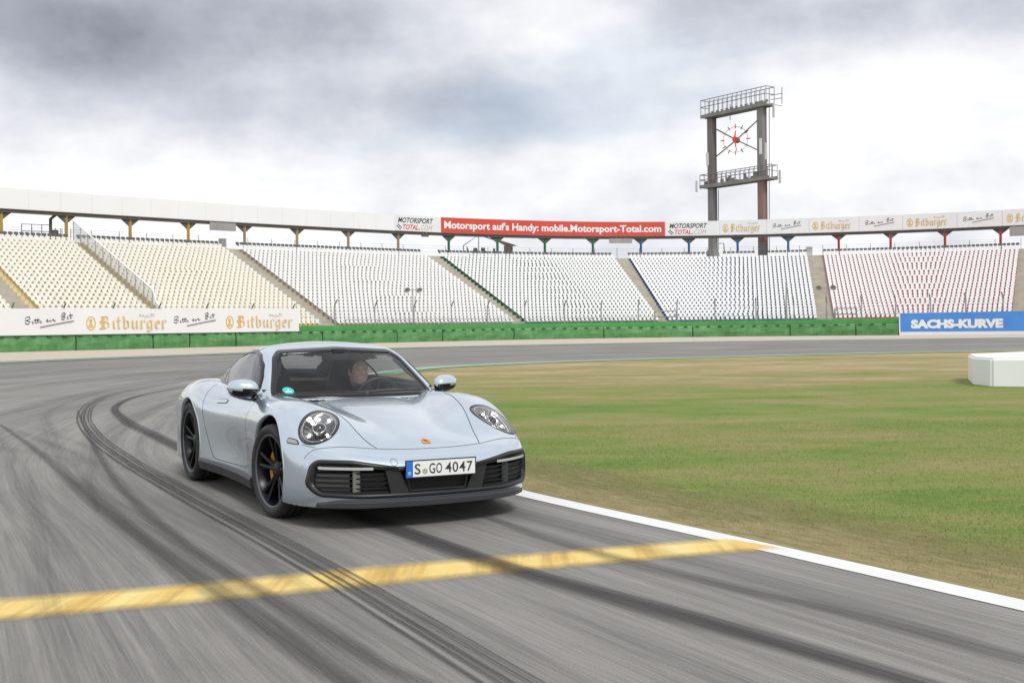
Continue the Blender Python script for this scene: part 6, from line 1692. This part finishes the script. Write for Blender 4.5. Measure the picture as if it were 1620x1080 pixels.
# ================================================================== the driver
def ell(P, c, r):
    q = (P - np.array(c)) / np.array(r); k = np.linalg.norm(q, axis=-1); return (k - 1) * min(r)
def cap(P, a, b, ra, rb):
    a = np.array(a, float); b = np.array(b, float); ab = b - a; t = np.clip(((P - a) @ ab) / (ab @ ab), 0, 1); return np.linalg.norm(P - a - t[..., None] * ab, axis=-1) - (ra + (rb - ra) * t)
HC = np.array([-1.50, .362, .985])
SWC = np.array([-1.10, .37, .765]); SE2 = np.array(tuple(e2)); SE1 = np.array([0, 1.0, 0]); SN = np.array(tuple(swn))
def rim_pt(t, r=.185, off=0.0): return SWC + (SE1 * math.cos(t) + SE2 * math.sin(t)) * r + SN * off
HT = [math.radians(168), math.radians(12)]                        # grips at quarter to three
zsign = 1
def f_person(P):
    h = P - HC
    d = ell(h, (0, 0, .012), (.100, .077, .112))
    d = smin(d, ell(h, (.030, 0, -.060), (.066, .055, .060)), .05)
    d = smin(d, ell(h, (.060, 0, -.098), (.030, .030, .022)), .03)                       # chin
    d = smin(d, cap(h, (.090, 0, .018), (.112, 0, -.022), .009, .0125), .012)             # nose
    d = smin(d, ell(h, (.098, 0, -.028), (.014, .018, .009)), .010)
    d = smin(d, cap(h, (.088, -.034, .032), (.088, .034, .032), .010, .010), .014)       # brow
    for s in (-1, 1):
        d = smax(d, -ell(h, (.098, .031 * s, .010), (.016, .017, .011)), .012)
        d = smin(d, ell(h, (.072, .042 * s, -.022), (.020, .018, .018)), .03)             # cheek
        d = smin(d, ell(h, (-.010, .080 * s, -.008), (.020, .009, .032)), .008)           # ear
    d = smin(d, ell(h, (.088, 0, -.056), (.014, .024, .006)), .006); d = smin(d, ell(h, (.087, 0, -.067), (.013, .020, .006)), .006)
    d = smin(d, cap(P, (-1.525, .362, .92), (-1.57, .365, .76), .052, .062), .04)
    body_ = cap(P, (-1.60, .368, .66), (-1.68, .37, .36), .135, .145); body_ = smin(body_, cap(P, (-1.60, .20, .725), (-1.60, .54, .725), .062, .062), .08)
    for i, s in enumerate((-1, 1)):
        el = (-1.36, .37 + .27 * s, .60); w_ = rim_pt(HT[i], .205, -.075)
        body_ = smin(body_, cap(P, (-1.60, .37 + .19 * s, .725), el, .056, .044), .05); body_ = smin(body_, cap(P, el, w_, .042, .027), .03)
        kn = (-1.10, .37 + .14 * s, .50); body_ = smin(body_, cap(P, (-1.64, .37 + .09 * s, .36), kn, .085, .060), .06); body_ = smin(body_, cap(P, kn, (-.78, .37 + .10 * s, .24), .058, .040), .04)
        pc = rim_pt(HT[i], .198, -.022); dd = cap(P, w_, pc, .024, .028)
        for k, (ln, rr) in enumerate(((.030, .0085), (.034, .009), (.031, .0085), (.024, .0075))):
            ta = HT[i] + (k - 1.5) * .10; b0 = rim_pt(ta, .206, -.018); b1 = rim_pt(ta, .210, .008 + ln * .2); b2 = rim_pt(ta, .190, .022); b3 = rim_pt(ta, .172, .016)
            dd = smin(dd, np.minimum(np.minimum(cap(P, b0, b1, rr * 1.1, rr), cap(P, b1, b2, rr, rr * .95)), cap(P, b2, b3, rr * .95, rr * .85)), .006)
        up = 1 if i == 1 else -1
        dd = smin(dd, np.minimum(cap(P, rim_pt(HT[i] + up * .10, .190, -.024), rim_pt(HT[i] + up * .22, .176, -.016), .011, .010), cap(P, rim_pt(HT[i] + up * .22, .176, -.016), rim_pt(HT[i] + up * .30, .176, .004), .010, .008)), .008)
        body_ = smin(body_, dd, .012)
    return smin(d, body_, .03)
Vp, Qp = surfnets(f_person, (-1.86, .0, .18), (-.70, .74, 1.12), .0085)
Cp = Vp[Qp].mean(1); hh_ = Cp - HC
skin = ((hh_[:, 2] > -.135) & (np.hypot(hh_[:, 0] + .02, hh_[:, 1]) < .16)) 
for i in (0, 1):
    w_ = rim_pt(HT[i], .205, -.075); pc = rim_pt(HT[i], .198, -.022); ax2 = (pc - w_) / np.linalg.norm(pc - w_); skin |= (np.linalg.norm(Cp - pc, axis=1) < .075) & ((Cp - w_) @ ax2 > .004)
M_SKIN = mat('skin', (0.80, 0.56, 0.44), 0.5); M_SKIN.node_tree.nodes['Principled BSDF'].inputs['Subsurface Weight'].default_value = 0.08
M_CLOTH = weathered('dark jacket', (0.018, 0.019, 0.024), (0.030, 0.031, 0.038), 0.85, 8)
wx_, wy_ = CAR_POS; ca, sa_ = math.cos(CAR_YAW), math.sin(CAR_YAW)
pw = (wx_ + ca * -1.64 - sa_ * .37, wy_ + sa_ * -1.64 + ca * .37, .36)
person = thing('person', 'driver with short brown hair and dark jacket holding the steering wheel', 'person', pw, CAR_YAW)
POFF = np.array([-1.64, .37, .36 - .004])
def pobj(name, V, F, m, midx=None, parent=None, smooth=True):
    V = np.asarray(V, float) - POFF; o = mesh(name, V, F, m, None, smooth, midx); o.parent = parent or person; return o
pb = pobj('body', Vp, Qp, [M_CLOTH, M_SKIN], skin.astype(int)); pb.data.normals_split_custom_set_from_vertices([tuple(n) for n in nrm(f_person, Vp)])
f_hair = lambda P: smax(ell(P - HC, (-.006, 0, .016), (.106, .083, .116)), (P - HC)[..., 0] * .85 - (P - HC)[..., 2] * .75 + .022 + 0 * P[..., 0], .02) 
def f_hair(P):
    h = P - HC; sh_ = ell(h, (-.004, 0, .018), (.108, .084, .116)); cutf = h[..., 0] - .050 - .55 * np.maximum(h[..., 2] - .045, 0) * 1.0 + .5 * np.maximum(.02 - h[..., 2], 0)
    d = smax(sh_, cutf, .012); return smax(d, -.055 - h[..., 2] + .4 * np.maximum(h[..., 0], 0), .01)
Vh, Qh = surfnets(f_hair, (-1.64, .26, .90), (-1.36, .47, 1.13), .008)
pobj('hair', Vh + rng.normal(0, .0012, Vh.shape), Qh, weathered('brown hair', (0.075, 0.045, 0.025), (0.12, 0.075, 0.045), 0.7, 40), smooth=True)
for s in (-1, 1):
    V = []; F = []
    mb = MB(); mb.tube([HC + np.array([.078, .031 * s, .010]), HC + np.array([.0875, .031 * s, .010])], [.012, .009], 10); e_ = pobj('eye', mb.v, mb.f, mat('eye white', (0.5, 0.48, 0.45), 0.3))
    mb = MB(); mb.tube([HC + np.array([.0875, .031 * s, .010]), HC + np.array([.0885, .031 * s, .010])], .0055, 8); o = pobj('iris', mb.v, mb.f, M_INK); o.parent = e_
    mb = MB(); mb.tube([HC + np.array([.094, .016 * s, .027]), HC + np.array([.095, .032 * s, .030]), HC + np.array([.083, .048 * s, .025])], [.003, .004, .002], 6); pobj('eyebrow', mb.v, mb.f, mat('brow hair', (0.06, 0.035, 0.02), 0.8))
mb = MB(); mb.tube([HC + np.array([.101, -.019, -.061]), HC + np.array([.1035, 0, -.062]), HC + np.array([.101, .019, -.061])], .0022, 6); pobj('mouth', mb.v, mb.f, mat('lip colour', (0.26, 0.10, 0.08), 0.5))
V = []; F = []
for j, (r, z, dx) in enumerate(((.066, .835, 0), (.074, .865, .004), (.070, .878, .004), (.060, .87, .002), (.058, .82, 0))):
    for t in np.linspace(0, 2 * np.pi, 25)[:-1]: V.append((-1.545 + dx + r * 1.02 * math.cos(t), .363 + r * math.sin(t), z - .03 * math.cos(t)))
for i in range(4):
    for j in range(24): F.append((i * 24 + j, i * 24 + (j + 1) % 24, (i + 1) * 24 + (j + 1) % 24, (i + 1) * 24 + j))
pobj('collar', V, F, weathered('grey collar', (0.05, 0.07, 0.075), (0.07, 0.09, 0.095), 0.8, 10))

# ================================================================== short grass on the infield
M_BLADE = mat('grass blades', (0.12, 0.16, 0.05), 0.8); n = NT(M_BLADE)
ob = n.tc.outputs['Object']
gb, gm = turf_noise(n); gf = n.noise(n.mp(ob, (38, 38, 1)), 1.0, 2, 0.8)
sp = n.t.nodes.new('ShaderNodeSeparateXYZ'); n.link(ob, sp.inputs[0]); dry = n.ramp(n.math('MULTIPLY', sp.outputs['Y'], 0.02), [(0.36, 0.0), (0.66, 0.16)])
vv = n.math('ADD', n.math('ADD', n.math('MULTIPLY', gb, 0.50), n.math('MULTIPLY', gm, 0.42)), n.math('ADD', dry, n.math('MULTIPLY', n.math('SUBTRACT', gf, 0.5), 0.12)))
n.color(n.ramp(n.math('ADD', vv, 0.035), TURF_RAMP))
n.p.inputs['Specular IOR Level'].default_value = 0.15
poly = np.array([(p[0], p[1]) for p in INN] + INX)
pts = []
for (y0, y1, n_, sz) in ((3.5, 9, 110000, .022), (9, 16, 90000, .022), (16, 28, 20000, .024)):
    yy = rng.uniform(y0, y1, n_); xx = rng.uniform(-5.0, 1, n_) ; xx = -4.5 + (yy * .46 + 6.0) * rng.uniform(0, 1, n_); c = np.c_[xx, yy]
    cl = rng.normal(0, .35, c.shape) * (rng.random((n_, 1)) < .35); c = c + cl * .3
    ok = inside(c, poly); pts.append(np.c_[c[ok], np.full(ok.sum(), sz)])
pts = np.concatenate(pts)
C_ = INN[30:200:3, :2]; dmin = np.full(len(pts), 1e9)                      # keep the blades off the painted edge
for i in range(len(C_) - 1):
    ab = C_[i + 1] - C_[i]; t = np.clip(((pts[:, :2] - C_[i]) @ ab) / (ab @ ab), 0, 1); dmin = np.minimum(dmin, np.hypot(*(pts[:, :2] - C_[i] - t[:, None] * ab).T))
pts = pts[dmin > np.where(pts[:, 1] > 30, 1.0, .03 + .15 * rng.random(len(pts)))]
m = len(pts); a = rng.uniform(0, 2 * np.pi, m); h = pts[:, 2] * rng.uniform(.35, .95, m); w = h * .16; lean = rng.uniform(.2, 1.0, m) * h; b = rng.uniform(0, 2 * np.pi, m)
P0 = np.c_[pts[:, 0] - np.cos(a) * w, pts[:, 1] - np.sin(a) * w, np.full(m, -.014)]; P1 = np.c_[pts[:, 0] + np.cos(a) * w, pts[:, 1] + np.sin(a) * w, np.full(m, -.014)]
P2 = np.c_[pts[:, 0] + np.cos(b) * lean, pts[:, 1] + np.sin(b) * lean, -.012 + h]
Vg = np.stack([P0, P1, P2], 1).reshape(-1, 3)
me = bpy.data.meshes.new('grass'); me.vertices.add(len(Vg)); me.vertices.foreach_set('co', Vg.ravel()); me.loops.add(3 * m); me.loops.foreach_set('vertex_index', np.arange(3 * m, dtype=np.int32))
me.polygons.add(m); me.polygons.foreach_set('loop_start', np.arange(0, 3 * m, 3, dtype=np.int32)); me.materials.append(M_BLADE); me.update(calc_edges=True)
grass = bpy.data.objects.new('grass', me); COL.objects.link(grass); tag(grass, 'short dry and green grass growing over the infield', 'grass', kind='stuff')
print('GRASS', m)
